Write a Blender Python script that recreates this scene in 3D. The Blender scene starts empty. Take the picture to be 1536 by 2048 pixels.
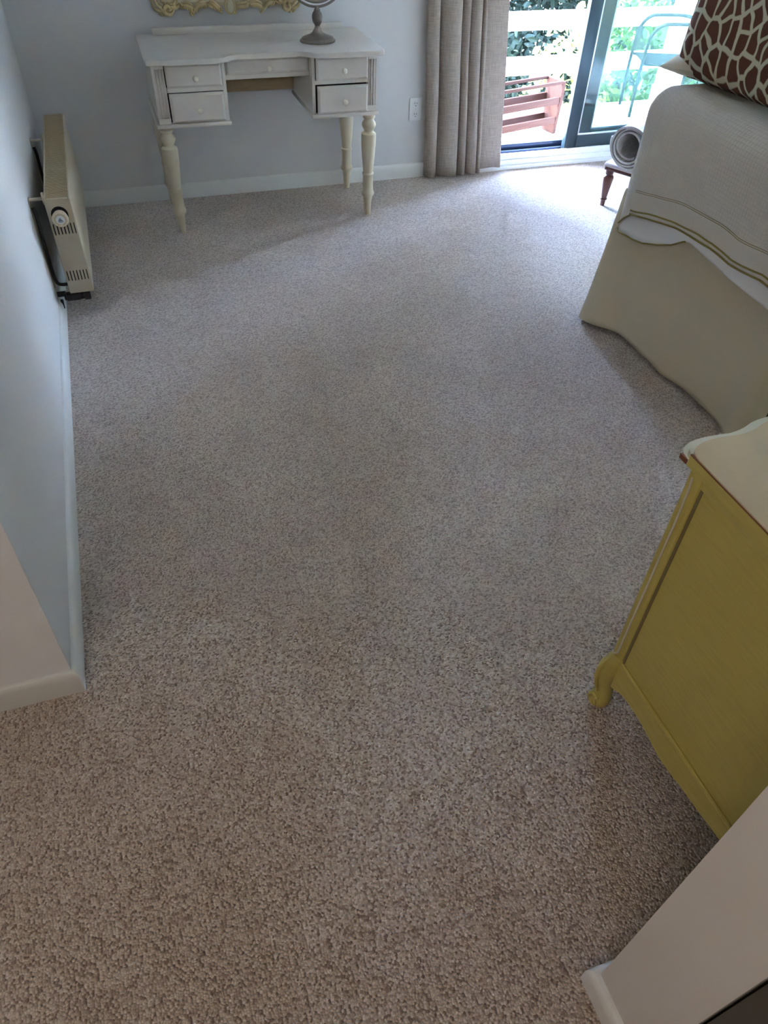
import bpy, bmesh, math, random
import numpy as np
from mathutils import Vector, Matrix, noise

random.seed(7)
SC = bpy.context.scene
COL = SC.collection

# ------------------------------------------------------------------ camera
cam_d = bpy.data.cameras.new('camera')
cam = bpy.data.objects.new('camera', cam_d)
COL.objects.link(cam)
SC.camera = cam
PITCH, YAW, ROLL = 0.77403, -0.35272, 0.04442
cy, sy = math.cos(YAW), math.sin(YAW)
fw = Vector((-sy * math.cos(PITCH), cy * math.cos(PITCH), -math.sin(PITCH)))
rt = Vector((cy, sy, 0.0))
up = rt.cross(fw)
rr = rt * math.cos(ROLL) + up * math.sin(ROLL)
uu = up * math.cos(ROLL) - rt * math.sin(ROLL)
cam.matrix_world = Matrix(((rr.x, uu.x, -fw.x, 0.0), (rr.y, uu.y, -fw.y, 0.0), (rr.z, uu.z, -fw.z, 1.57), (0, 0, 0, 1)))
cam_d.sensor_fit = 'VERTICAL'
cam_d.sensor_height = 36.0
cam_d.lens = 1458.7 / 2048 * 36.0
cam_d.clip_start = 0.02

# ------------------------------------------------------------------ light and exposure
SUN_DIR = Vector((-0.50, 0.22, 0.84)).normalized()      # towards the sun
w = bpy.data.worlds.new('world')
SC.world = w
w.use_nodes = True
wn = w.node_tree
bg = wn.nodes['Background']
sky = wn.nodes.new('ShaderNodeTexSky')
sky.sky_type = 'NISHITA'
sky.sun_disc = False
sky.sun_elevation = math.asin(SUN_DIR.z)
sky.sun_rotation = math.atan2(SUN_DIR.x, SUN_DIR.y)
sky.air_density = 1.0
sky.dust_density = 0.6
sky.ozone_density = 2.5
tint = wn.nodes.new('ShaderNodeMix')               # one even white balance for the whole sky
tint.data_type = 'RGBA'
tint.blend_type = 'MULTIPLY'
tint.inputs[0].default_value = 1.0
tint.inputs[7].default_value = (1.09, 1.0, 1.0, 1)
wn.links.new(sky.outputs[0], tint.inputs[6])
wn.links.new(tint.outputs[2], bg.inputs[0])
bg.inputs[1].default_value = 0.85

sun_d = bpy.data.lights.new('sun', 'SUN')
sun_d.energy = 2.0
sun_d.angle = 0.0093
sun_d.color = (1.0, 0.97, 0.92)
sun = bpy.data.objects.new('sun', sun_d)
COL.objects.link(sun)
sun.rotation_euler = SUN_DIR.to_track_quat('Z', 'Y').to_euler()
sun.location = (0, 3, 12)

SC.view_settings.view_transform = 'Standard'
SC.view_settings.look = 'None'
SC.view_settings.gamma = 1.0
SC.view_settings.use_curve_mapping = False
SC.view_settings.exposure = 4.8
SC.cycles.max_bounces = 10
SC.cycles.diffuse_bounces = 6
SC.cycles.transparent_max_bounces = 12
SC.cycles.caustics_reflective = False
SC.cycles.caustics_refractive = False
SC.cycles.sample_clamp_indirect = 8.0

# ------------------------------------------------------------------ materials
def lin(c):
    return tuple(((v / 255) / 12.92 if v / 255 <= 0.04045 else ((v / 255 + 0.055) / 1.055) ** 2.4) for v in c)

class NT:
    def __init__(s, m):
        s.t = m.node_tree
    def n(s, kind, **kw):
        nd = s.t.nodes.new(kind)
        for k, v in kw.items():
            if k.startswith('i_'):
                nd.inputs[k[2:].replace('_', ' ')].default_value = v
            else:
                setattr(nd, k, v)
        return nd
    def l(s, a, b):
        s.t.links.new(a, b)

MATS = {}
def mat(name, col, rough=0.6, metal=0.0, bump=None, var=None, spec=0.4, coat=0.0):
    """bump = (scale, strength, distance); var = (scale, amount, stretch)"""
    if name in MATS:
        return MATS[name]
    m = bpy.data.materials.new(name)
    m.use_nodes = True
    g = NT(m)
    p = m.node_tree.nodes['Principled BSDF']
    p.inputs['Base Color'].default_value = (*col, 1)
    p.inputs['Roughness'].default_value = rough
    p.inputs['Metallic'].default_value = metal
    p.inputs['Specular IOR Level'].default_value = spec
    p.inputs['Coat Weight'].default_value = coat
    tc = g.n('ShaderNodeTexCoord')
    if var:
        mp = g.n('ShaderNodeMapping')
        mp.inputs['Scale'].default_value = var[2]
        g.l(tc.outputs['Object'], mp.inputs[0])
        nz = g.n('ShaderNodeTexNoise', i_Scale=var[0], i_Detail=4.0)
        g.l(mp.outputs[0], nz.inputs['Vector'])
        mx = g.n('ShaderNodeMix', data_type='RGBA')
        mx.inputs[6].default_value = (*[c * (1 - var[1]) for c in col], 1)
        mx.inputs[7].default_value = (*[min(1, c * (1 + var[1])) for c in col], 1)
        g.l(nz.outputs['Fac'], mx.inputs[0])
        g.l(mx.outputs[2], p.inputs['Base Color'])
    if bump:
        nb = g.n('ShaderNodeTexNoise', i_Scale=bump[0], i_Detail=3.0)
        g.l(tc.outputs['Object'], nb.inputs['Vector'])
        b = g.n('ShaderNodeBump', i_Strength=bump[1], i_Distance=bump[2])
        g.l(nb.outputs['Fac'], b.inputs['Height'])
        g.l(b.outputs[0], p.inputs['Normal'])
    MATS[name] = m
    return m

ONE = (1, 1, 1)
WALL = mat('wall_paint', (0.64, 0.63, 0.63), 0.75, bump=(220, 0.10, 0.002), spec=0.25)
WALLW = mat('hall_paint', (0.66, 0.63, 0.60), 0.75, bump=(220, 0.10, 0.002), spec=0.25)
CEIL = mat('ceiling_paint', (0.88, 0.88, 0.87), 0.85, bump=(150, 0.1, 0.002), spec=0.2)
TRIM = mat('trim_paint', (0.70, 0.70, 0.68), 0.38)
DESK = mat('desk_paint', (0.65, 0.60, 0.55), 0.42, var=(30, 0.05, (1, 1, 1)), bump=(60, 0.05, 0.002))
DESKLEG = mat('desk_leg_paint', (0.60, 0.525, 0.39), 0.38, var=(30, 0.05, ONE))
DESKIN = mat('raw_desk_wood', (0.38, 0.29, 0.17), 0.7, var=(8, 0.2, (2, 12, 12)))
KNOBM = mat('knob_paint', (0.80, 0.75, 0.64), 0.35)
PEWTER = mat('pewter', (0.23, 0.205, 0.18), 0.42, metal=0.75, var=(40, 0.25, ONE))
MIRROR = mat('mirror_silver', (0.85, 0.86, 0.86), 0.03, metal=1.0)
GILT = mat('aged_gilt', (0.50, 0.39, 0.21), 0.5, metal=0.25, var=(26, 0.55, ONE), bump=(120, 0.5, 0.004))
CREAMF = mat('frame_cream', (0.58, 0.53, 0.36), 0.55, var=(20, 0.18, ONE), bump=(90, 0.3, 0.003))
RADP = mat('radiator_enamel', (0.50, 0.42, 0.305), 0.35)
RADG = mat('radiator_grille', (0.50, 0.39, 0.24), 0.5)
PIPE = mat('pipe_dark', (0.035, 0.035, 0.038), 0.4, metal=0.5)
VALVE = mat('valve_black', (0.03, 0.022, 0.022), 0.35, metal=0.2)
DARK = mat('dark_void', (0.012, 0.012, 0.012), 0.9)
KNOBC = mat('dial_cream', (0.72, 0.60, 0.43), 0.4)
KNOBB = mat('dial_brown_print', (0.33, 0.19, 0.09), 0.6)
DISCW = mat('dial_white', (0.72, 0.73, 0.72), 0.4)
GREYP = mat('dial_grey_print', (0.22, 0.24, 0.26), 0.6)
PLASTIC = mat('outlet_plastic', (0.74, 0.75, 0.76), 0.35)
ALU = mat('door_bronze', (0.025, 0.045, 0.055), 0.35, metal=0.4)
ALUL = mat('door_aluminium', (0.55, 0.58, 0.60), 0.3, metal=0.8)
GASKET = mat('gasket', (0.02, 0.02, 0.02), 0.6)
TRACKM = mat('track_blue_black', (0.035, 0.05, 0.085), 0.3, metal=0.3)
SILLW = mat('white_sill', (0.82, 0.83, 0.84), 0.35)
CEDAR = mat('cedar', (0.036, 0.018, 0.015), 0.8, spec=0.06, var=(6, 0.3, (1, 10, 10)), bump=(40, 0.2, 0.002))
DECKM = mat('weathered_deck', (0.56, 0.54, 0.51), 0.8, var=(5, 0.25, (1, 14, 14)), bump=(50, 0.3, 0.002))
WHITEP = mat('exterior_white', (0.86, 0.86, 0.84), 0.6)
GREENM = mat('patio_green_metal', (0.003, 0.007, 0.007), 0.8, spec=0.06)
BARK = mat('bark', (0.10, 0.075, 0.055), 0.9, var=(12, 0.4, (3, 3, 1)), bump=(30, 0.8, 0.01))
GROUND = mat('garden_ground', (0.10, 0.11, 0.06), 0.95, var=(3, 0.4, ONE))
MAHOG = mat('mahogany', (0.085, 0.026, 0.018), 0.3, var=(15, 0.3, (6, 6, 1)), coat=0.3)
DRESS = mat('dresser_ochre', (0.49, 0.40, 0.105), 0.42, var=(14, 0.16, (9, 1.2, 9)), bump=(60, 0.06, 0.002))
DRESST = mat('dresser_top_cream', (0.55, 0.43, 0.26), 0.4, var=(7, 0.07, ONE))
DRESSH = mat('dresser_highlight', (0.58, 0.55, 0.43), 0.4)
DRESSG = mat('dresser_groove', (0.20, 0.165, 0.07), 0.5)
BROWNE = mat('worn_edge_brown', (0.20, 0.075, 0.035), 0.5)
OLIVE = mat('olive_piping', (0.27, 0.22, 0.06), 0.75)
PILLC = mat('cream_pillow', (0.60, 0.55, 0.44), 0.85, bump=(120, 0.15, 0.002))
SHEET = mat('white_sheet', (0.70, 0.69, 0.68), 0.85, bump=(180, 0.1, 0.002))
DARKW = mat('bed_frame_dark', (0.03, 0.022, 0.017), 0.6)
MATT = mat('mattress_ticking', (0.6, 0.58, 0.54), 0.9)
SKIRT = mat('skirt_linen', (0.56, 0.49, 0.36), 0.9, var=(4, 0.05, ONE), bump=(320, 0.2, 0.0015))
BENCHF = mat('bench_upholstery', (0.36, 0.32, 0.32), 0.9, bump=(160, 0.3, 0.002))

def carpet_mat():
    m = bpy.data.materials.new('berber_carpet')
    m.use_nodes = True
    g = NT(m)
    p = m.node_tree.nodes['Principled BSDF']
    p.inputs['Roughness'].default_value = 0.75
    p.inputs['Specular IOR Level'].default_value = 0.35
    p.inputs['Sheen Weight'].default_value = 0.42
    p.inputs['Sheen Roughness'].default_value = 0.45
    tc = g.n('ShaderNodeTexCoord')
    nw = g.n('ShaderNodeTexNoise', i_Scale=110.0, i_Detail=1.0)
    g.l(tc.outputs['Object'], nw.inputs['Vector'])
    add = g.n('ShaderNodeVectorMath', operation='MULTIPLY_ADD')
    add.inputs[1].default_value = (0.003, 0.003, 0)
    g.l(nw.outputs['Color'], add.inputs[0])
    g.l(tc.outputs['Object'], add.inputs[2])
    vo = g.n('ShaderNodeTexVoronoi', i_Scale=215.0, i_Randomness=0.85)
    vo.voronoi_dimensions = '2D'
    g.l(add.outputs[0], vo.inputs['Vector'])
    sep = g.n('ShaderNodeSeparateColor')
    g.l(vo.outputs['Color'], sep.inputs[0])
    cr = g.n('ShaderNodeValToRGB')
    e = cr.color_ramp.elements
    e[0].position = 0.0; e[0].color = (0.285, 0.205, 0.165, 1)
    e[1].position = 1.0; e[1].color = (0.75, 0.65, 0.575, 1)
    a = e.new(0.28); a.color = (0.50, 0.395, 0.33, 1)
    b = e.new(0.62); b.color = (0.615, 0.51, 0.435, 1)
    g.l(sep.outputs[0], cr.inputs[0])
    # trodden and slightly soiled patches
    nz = g.n('ShaderNodeTexNoise', i_Scale=1.6, i_Detail=5.0, i_Roughness=0.6)
    g.l(tc.outputs['Object'], nz.inputs['Vector'])
    cr2 = g.n('ShaderNodeValToRGB')
    cr2.color_ramp.elements[0].position = 0.35; cr2.color_ramp.elements[0].color = (0.86, 0.83, 0.80, 1)
    cr2.color_ramp.elements[1].position = 0.62; cr2.color_ramp.elements[1].color = (1, 1, 1, 1)
    g.l(nz.outputs['Fac'], cr2.inputs[0])
    mx = g.n('ShaderNodeMix', data_type='RGBA', blend_type='MULTIPLY')
    mx.inputs[0].default_value = 1.0
    g.l(cr.outputs[0], mx.inputs[6])
    g.l(cr2.outputs[0], mx.inputs[7])
    g.l(mx.outputs[2], p.inputs['Base Color'])
    pw = g.n('ShaderNodeMath', operation='POWER')
    pw.inputs[1].default_value = 2.0
    g.l(vo.outputs['Distance'], pw.inputs[0])
    bp = g.n('ShaderNodeBump', i_Strength=1.0, i_Distance=0.006)
    bp.invert = True
    g.l(pw.outputs[0], bp.inputs['Height'])
    g.l(bp.outputs[0], p.inputs['Normal'])
    return m
CARPET = carpet_mat()

def weave_mat(name, c1, c2, scale, transl=0.0, bumpd=0.001, squares=None):
    m = bpy.data.materials.new(name)
    m.use_nodes = True
    g = NT(m)
    p = m.node_tree.nodes['Principled BSDF']
    out = m.node_tree.nodes['Material Output']
    p.inputs['Roughness'].default_value = 0.9
    p.inputs['Specular IOR Level'].default_value = 0.15
    tc = g.n('ShaderNodeTexCoord')
    src = tc.outputs['UV']
    facs = []
    for sc in ((scale, scale * 0.06, 1), (scale * 0.06, scale, 1)):
        mp = g.n('ShaderNodeMapping')
        mp.inputs['Scale'].default_value = sc
        g.l(src, mp.inputs[0])
        nz = g.n('ShaderNodeTexNoise', i_Scale=1.0, i_Detail=2.0)
        g.l(mp.outputs[0], nz.inputs['Vector'])
        facs.append(nz.outputs['Fac'])
    ad = g.n('ShaderNodeMath', operation='ADD')
    g.l(facs[0], ad.inputs[0]); g.l(facs[1], ad.inputs[1])
    ml = g.n('ShaderNodeMath', operation='MULTIPLY_ADD')
    ml.inputs[1].default_value = 1.6; ml.inputs[2].default_value = -1.1
    ml.use_clamp = True
    g.l(ad.outputs[0], ml.inputs[0])
    mx = g.n('ShaderNodeMix', data_type='RGBA')
    mx.inputs[6].default_value = (*c1, 1); mx.inputs[7].default_value = (*c2, 1)
    g.l(ml.outputs[0], mx.inputs[0])
    g.l(mx.outputs[2], p.inputs['Base Color'])
    h = ad.outputs[0]
    if squares:
        sx = g.n('ShaderNodeSeparateXYZ')
        g.l(src, sx.inputs[0])
        terms = []
        for k in (0, 1):
            a = g.n('ShaderNodeMath', operation='MULTIPLY'); a.inputs[1].default_value = math.pi / squares
            g.l(sx.outputs[k], a.inputs[0])
            b = g.n('ShaderNodeMath', operation='SINE'); g.l(a.outputs[0], b.inputs[0])
            c = g.n('ShaderNodeMath', operation='ABSOLUTE'); g.l(b.outputs[0], c.inputs[0])
            d = g.n('ShaderNodeMath', operation='POWER'); d.inputs[1].default_value = 0.5
            g.l(c.outputs[0], d.inputs[0])
            terms.append(d.outputs[0])
        mm = g.n('ShaderNodeMath', operation='MULTIPLY')
        g.l(terms[0], mm.inputs[0]); g.l(terms[1], mm.inputs[1])
        h = mm.outputs[0]
    bp = g.n('ShaderNodeBump', i_Strength=0.8, i_Distance=bumpd)
    g.l(h, bp.inputs['Height'])
    g.l(bp.outputs[0], p.inputs['Normal'])
    if transl:
        tr = g.n('ShaderNodeBsdfTranslucent')
        g.l(mx.outputs[2], tr.inputs[0])
        ms = g.n('ShaderNodeMixShader')
        ms.inputs[0].default_value = transl
        g.l(p.outputs[0], ms.inputs[1]); g.l(tr.outputs[0], ms.inputs[2])
        g.l(ms.outputs[0], out.inputs[0])
    return m
CURT = weave_mat('curtain_linen', (0.36, 0.30, 0.25), (0.54, 0.47, 0.41), 260, transl=0.22)
COVER = weave_mat('coverlet_matelasse', (0.57, 0.53, 0.47), (0.63, 0.59, 0.53), 300, bumpd=0.0016, squares=0.0135)
COVERH = weave_mat('coverlet_plain_hem', (0.58, 0.545, 0.485), (0.63, 0.59, 0.53), 500)
RUGM = weave_mat('rug_pile', (0.34, 0.35, 0.38), (0.66, 0.67, 0.70), 34, bumpd=0.002)
RUGB = weave_mat('rug_backing', (0.36, 0.34, 0.33), (0.52, 0.50, 0.49), 120, bumpd=0.002)

def giraffe_mat():
    m = bpy.data.materials.new('giraffe_print')
    m.use_nodes = True
    g = NT(m)
    p = m.node_tree.nodes['Principled BSDF']
    p.inputs['Roughness'].default_value = 0.85
    p.inputs['Specular IOR Level'].default_value = 0.15
    tc = g.n('ShaderNodeTexCoord')
    nz = g.n('ShaderNodeTexNoise', i_Scale=14.0, i_Detail=1.0)
    g.l(tc.outputs['UV'], nz.inputs['Vector'])
    ma = g.n('ShaderNodeVectorMath', operation='MULTIPLY_ADD')
    ma.inputs[1].default_value = (0.035, 0.035, 0)
    g.l(nz.outputs['Color'], ma.inputs[0]); g.l(tc.outputs['UV'], ma.inputs[2])
    mp = g.n('ShaderNodeMapping')
    mp.inputs['Scale'].default_value = (22.0, 15.5, 1)
    g.l(ma.outputs[0], mp.inputs[0])
    vo = g.n('ShaderNodeTexVoronoi', i_Scale=1.0, i_Randomness=0.95)
    vo.voronoi_dimensions = '2D'
    vo.feature = 'DISTANCE_TO_EDGE'
    g.l(mp.outputs[0], vo.inputs['Vector'])
    cr = g.n('ShaderNodeValToRGB')
    cr.color_ramp.elements[0].position = 0.085; cr.color_ramp.elements[0].color = (0.56, 0.54, 0.40, 1)
    cr.color_ramp.elements[1].position = 0.135; cr.color_ramp.elements[1].color = (0.125, 0.052, 0.036, 1)
    g.l(vo.outputs['Distance'], cr.inputs[0])
    g.l(cr.outputs[0], p.inputs['Base Color'])
    return m
GIRAFFE = giraffe_mat()

def glass_mat():
    m = bpy.data.materials.new('door_glass')
    m.use_nodes = True
    g = NT(m)
    out = m.node_tree.nodes['Material Output']
    m.node_tree.nodes.remove(m.node_tree.nodes['Principled BSDF'])
    tr = g.n('ShaderNodeBsdfTransparent'); tr.inputs[0].default_value = (0.86, 0.955, 0.95, 1)
    gl = g.n('ShaderNodeBsdfGlossy'); gl.inputs['Roughness'].default_value = 0.01
    fr = g.n('ShaderNodeFresnel'); fr.inputs[0].default_value = 1.45
    ms = g.n('ShaderNodeMixShader')
    g.l(fr.outputs[0], ms.inputs[0]); g.l(tr.outputs[0], ms.inputs[1]); g.l(gl.outputs[0], ms.inputs[2])
    g.l(ms.outputs[0], out.inputs[0])
    return m
GLASS = glass_mat()

def leaf_mat(name, c1, c2, transl=0.35):
    m = bpy.data.materials.new(name)
    m.use_nodes = True
    g = NT(m)
    p = m.node_tree.nodes['Principled BSDF']
    out = m.node_tree.nodes['Material Output']
    p.inputs['Roughness'].default_value = 0.7
    p.inputs['Specular IOR Level'].default_value = 0.15
    tc = g.n('ShaderNodeTexCoord')
    nz = g.n('ShaderNodeTexNoise', i_Scale=9.0, i_Detail=2.0)
    g.l(tc.outputs['Object'], nz.inputs['Vector'])
    mx = g.n('ShaderNodeMix', data_type='RGBA')
    mx.inputs[6].default_value = (*c1, 1); mx.inputs[7].default_value = (*c2, 1)
    g.l(nz.outputs['Fac'], mx.inputs[0])
    g.l(mx.outputs[2], p.inputs['Base Color'])
    tr = g.n('ShaderNodeBsdfTranslucent')
    g.l(mx.outputs[2], tr.inputs[0])
    ms = g.n('ShaderNodeMixShader'); ms.inputs[0].default_value = transl
    g.l(p.outputs[0], ms.inputs[1]); g.l(tr.outputs[0], ms.inputs[2])
    g.l(ms.outputs[0], out.inputs[0])
    return m
LEAFB = leaf_mat('leaf_bright', (0.12, 0.24, 0.035), (0.30, 0.40, 0.10))
LEAFG = leaf_mat('leaf_ivy', (0.016, 0.045, 0.009), (0.050, 0.095, 0.022))
LEAFD = leaf_mat('leaf_dark', (0.007, 0.015, 0.011), (0.014, 0.026, 0.019), 0.10)

# ------------------------------------------------------------------ mesh helpers
def bx(bm, x0, x1, y0, y1, z0, z1, bev=0.0, seg=2, mi=0):
    vs = [bm.verts.new((x, y, z)) for z in (z0, z1) for y in (y0, y1) for x in (x0, x1)]
    fs = [bm.faces.new([vs[i] for i in q]) for q in ((0, 2, 3, 1), (4, 5, 7, 6), (0, 1, 5, 4), (2, 6, 7, 3), (0, 4, 6, 2), (1, 3, 7, 5))]
    for f in fs:
        f.material_index = mi
    if bev > 0:
        es = set(e for f in fs for e in f.edges)
        r = bmesh.ops.bevel(bm, geom=list(es), offset=bev, segments=seg, profile=0.5, affect='EDGES')
        for f in r['faces']:
            f.material_index = mi
    return vs

def lathe(bm, prof, c, n=24, axis='Z', sx=1.0, sy=1.0, capped=True, mi=0):
    rings = []
    for (h, r) in prof:
        ring = []
        for k in range(n):
            a = 2 * math.pi * k / n
            u_, v_ = r * sx * math.cos(a), r * sy * math.sin(a)
            if axis == 'Z':
                co = (c[0] + u_, c[1] + v_, c[2] + h)
            elif axis == 'Y':
                co = (c[0] + u_, c[1] + h, c[2] + v_)
            else:
                co = (c[0] + h, c[1] + u_, c[2] + v_)
            ring.append(bm.verts.new(co))
        rings.append(ring)
    for a, b in zip(rings, rings[1:]):
        for k in range(n):
            f = bm.faces.new((a[k], a[(k + 1) % n], b[(k + 1) % n], b[k]))
            f.material_index = mi
    if capped:
        bm.faces.new(rings[0][::-1]).material_index = mi
        bm.faces.new(rings[-1]).material_index = mi

def tube(bm, pts, r, n=8, mi=0, closed=False):
    pts = [Vector(p) for p in pts]
    rad = r if isinstance(r, (list, tuple)) else [r] * len(pts)
    prev = None
    rings = []
    N = len(pts)
    for i, p in enumerate(pts):
        if closed:
            t = pts[(i + 1) % N] - pts[i - 1]
        else:
            t = pts[min(i + 1, N - 1)] - pts[max(i - 1, 0)]
        t.normalize()
        if prev is None:
            a = Vector((0, 0, 1)) if abs(t.z) < 0.9 else Vector((1, 0, 0))
            u_ = t.cross(a).normalized()
        else:
            u_ = (prev - t * prev.dot(t)).normalized()
        v_ = t.cross(u_)
        prev = u_
        rings.append([bm.verts.new(p + (u_ * math.cos(2 * math.pi * k / n) + v_ * math.sin(2 * math.pi * k / n)) * rad[i]) for k in range(n)])
    pairs = list(zip(rings, rings[1:])) + ([(rings[-1], rings[0])] if closed else [])
    for a, b in pairs:
        for k in range(n):
            bm.faces.new((a[k], a[(k + 1) % n], b[(k + 1) % n], b[k])).material_index = mi
    if not closed:
        bm.faces.new(rings[0][::-1]).material_index = mi
        bm.faces.new(rings[-1]).material_index = mi

def smooth_path(pts, n=8):
    """Catmull-Rom through pts"""
    P = [Vector(p) for p in pts]
    out = []
    for i in range(len(P) - 1):
        p0, p1, p2, p3 = P[max(i - 1, 0)], P[i], P[i + 1], P[min(i + 2, len(P) - 1)]
        for k in range(n):
            t = k / n
            out.append(0.5 * ((2 * p1) + (p2 - p0) * t + (2 * p0 - 5 * p1 + 4 * p2 - p3) * t * t + (3 * p1 - p0 - 3 * p2 + p3) * t ** 3))
    out.append(P[-1])
    return out

def prism(bm, outline, z0, z1, mi=0, mi_top=None):
    lo = [bm.verts.new((x, y, z0)) for x, y in outline]
    hi = [bm.verts.new((x, y, z1)) for x, y in outline]
    n = len(outline)
    bm.faces.new(lo[::-1]).material_index = mi
    bm.faces.new(hi).material_index = mi if mi_top is None else mi_top
    for k in range(n):
        bm.faces.new((lo[k], lo[(k + 1) % n], hi[(k + 1) % n], hi[k])).material_index = mi
    return lo, hi

def sheet_grid(bm, P, uv=None, mi=0, closed_u=False):
    """P[i][j] positions -> quads; uv[i][j] optional"""
    V = [[bm.verts.new(p) for p in row] for row in P]
    lay = bm.loops.layers.uv.verify() if uv else None
    for i in range(len(V) - 1):
        for j in range(len(V[0]) - 1):
            f = bm.faces.new((V[i][j], V[i + 1][j], V[i + 1][j + 1], V[i][j + 1]))
            f.material_index = mi
            if uv:
                for lp, (a, b) in zip(f.loops, ((i, j), (i + 1, j), (i + 1, j + 1), (i, j + 1))):
                    lp[lay].uv = uv[a][b]
    return V

WM = {}
def setprops(o, label=None, cat=None, group=None, kind=None):
    if label: o['label'] = label
    if cat: o['category'] = cat
    if group: o['group'] = group
    if kind: o['kind'] = kind
    return o

def obj(name, bm, mats, parent=None, local=False, flat=False, angle=38, origin=None, recalc=True):
    """link a bmesh as one object; vertices are world coordinates unless local=True (then in the parent's frame)"""
    if not isinstance(mats, (list, tuple)):
        mats = [mats]
    if recalc:
        bmesh.ops.recalc_face_normals(bm, faces=bm.faces)
    ca = math.radians(angle)
    for f in bm.faces:
        f.smooth = not flat
    for e in bm.edges:
        if len(e.link_faces) == 2:
            e.smooth = e.calc_face_angle(0.0) < ca
    if parent is not None:
        M = WM.get(parent.name, Matrix())
        if not local:
            bmesh.ops.transform(bm, matrix=M.inverted(), verts=bm.verts)
        WM_name = M
    elif origin is not None:
        bmesh.ops.translate(bm, vec=-Vector(origin), verts=bm.verts)
        WM_name = Matrix.Translation(origin)
    else:
        WM_name = Matrix()
    me = bpy.data.meshes.new(name)
    bm.to_mesh(me)
    bm.free()
    for m in mats:
        me.materials.append(m)
    o = bpy.data.objects.new(name, me)
    COL.objects.link(o)
    if parent is not None:
        o.parent = parent
    elif origin is not None:
        o.location = origin
    WM[o.name] = WM_name
    return o

def thing(name, label, cat, loc, rz=0.0, group=None, kind=None):
    o = bpy.data.objects.new(name, None)
    COL.objects.link(o)
    o.empty_display_size = 0.1
    o.location = loc
    o.rotation_euler = (0, 0, rz)
    WM[o.name] = Matrix.Translation(loc) @ Matrix.Rotation(rz, 4, 'Z')
    return setprops(o, label, cat, group, kind)

def B():
    return bmesh.new()

def struct(name, bm, m, label, cat='structure', **kw):
    return setprops(obj(name, bm, m, **kw), label, cat, kind='structure')

def solidify(o, t, off=0.0):
    md = o.modifiers.new('thickness', 'SOLIDIFY')
    md.thickness = t
    md.offset = off
    return o

# ================================================================== ROOM SHELL
LX = -0.35          # left wall face
FY = 4.115          # far wall face
bm = B(); bx(bm, -2.3, 4.1, -2.6, FY + 0.02, -0.12, 0.0)
FLOOR = struct('floor', bm, CARPET, 'beige and brown looped berber carpet covering the whole floor', 'carpet')
bm = B(); bx(bm, -2.3, 4.1, -2.6, 4.265, 2.44, 2.56)
struct('ceiling', bm, CEIL, 'white ceiling above the bedroom', 'ceiling')
bm = B(); bx(bm, LX - 0.13, LX, 1.14, 4.265, 0, 2.44)
struct('wall_left', bm, WALL, 'pale bluish white wall with the radiator on it', 'wall')
bm = B(); bx(bm, -2.2, LX - 0.0005, 1.1395, 1.25, 0, 2.44)
struct('wall_hall', bm, mat('wall_end_lit_paint', (0.82, 0.83, 0.86), 0.75, bump=(220, 0.10, 0.002), spec=0.25), 'end of the wall turning into the hallway, in paint lightened to look lit', 'wall')  # hall paint lightened where the lamp gives this end too little light
D0, D1, DZ = 2.01, 3.86, 2.05      # door opening
bm = B()
bx(bm, LX - 0.13, D0, FY, 4.265, 0, 2.44)
bx(bm, D1, 4.1, FY, 4.265, 0, 2.44)
bx(bm, D0, D1, FY, 4.265, DZ, 2.44)
struct('wall_far', bm, WALL, 'pale far wall behind the white desk beside the sliding door', 'wall')
bm = B(); bx(bm, 3.98, 4.1, 0.06, FY, 0, 2.44)
struct('wall_right', bm, WALL, 'pale wall at the head of the bed', 'wall')
bm = B(); bx(bm, 0.53, 3.98, 0.066, 0.2, 0, 2.44)
struct('wall_near', bm, WALLW, 'end of the wall beside the doorway where the picture was taken', 'wall')
bm = B()
bx(bm, -2.3, -2.2, -2.6, 1.25, 0, 2.44)
bx(bm, -2.2, 3.0, -2.6, -2.5, 0, 2.44)
bx(bm, 3.0, 3.1, -2.6, 0.066, 0, 2.44)
struct('wall_hallway', bm, WALLW, 'beige hallway walls behind the camera', 'wall')

def base_prof(t=0.015, h=0.076):
    return [(0, 0), (t, 0), (t, h - 0.022), (t * 0.93, h - 0.012), (t * 0.68, h - 0.004), (t * 0.3, h), (0, h)]
def baseboard(name, path, label, t=0.015, h=0.076):
    """path = list of ((x, y), (nx, ny)) wall points with mitre directions"""
    bm = B()
    P = []
    for (x, y), (nx, ny) in path:
        P.append([(x + nx * a, y + ny * a, b) for a, b in base_prof(t, h)])
    V = sheet_grid(bm, P)
    bm.faces.new(V[0]); bm.faces.new(V[-1][::-1])
    return struct(name, bm, TRIM, label, 'baseboard')
baseboard('baseboard_left', [((LX, FY), (1, 0)), ((LX, 1.14), (1, -1)), ((-2.2, 1.14), (0, -1))],
          'white rounded baseboard running along the left wall and around its end')
baseboard('baseboard_far', [((LX + 0.015, FY), (0, -1)), ((D0 - 0.02, FY), (0, -1))], 'white baseboard under the desk along the far wall')
baseboard('baseboard_near', [((1.2, 0.2), (0, 1)), ((0.53, 0.2), (-1, 1)), ((0.53, 0.066), (-1, -1)), ((2.9, 0.066), (0, -1))],
          'white baseboard wrapping the wall end at the doorway', t=0.017, h=0.064)

# added dark slab standing in for shade on the hallway side of that wall
d2 = thing('wall_shade_slab', 'added dark slab standing for the shaded hallway face of the near wall', 'door', (0.56, 0.04, 0), kind='structure')
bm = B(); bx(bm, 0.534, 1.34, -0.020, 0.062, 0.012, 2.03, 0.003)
obj('shade_board', bm, mat('wall_shade_dark', (0.09, 0.078, 0.066), 0.6), d2)
for hz in (0.25, 1.02, 1.80):
    bm = B(); lathe(bm, [(-0.045, 0.006), (0.045, 0.006)], (0.531, 0.050, hz), 10); obj('slab_hinge', bm, PIPE, d2)  # hinges belong to the added slab

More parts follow.
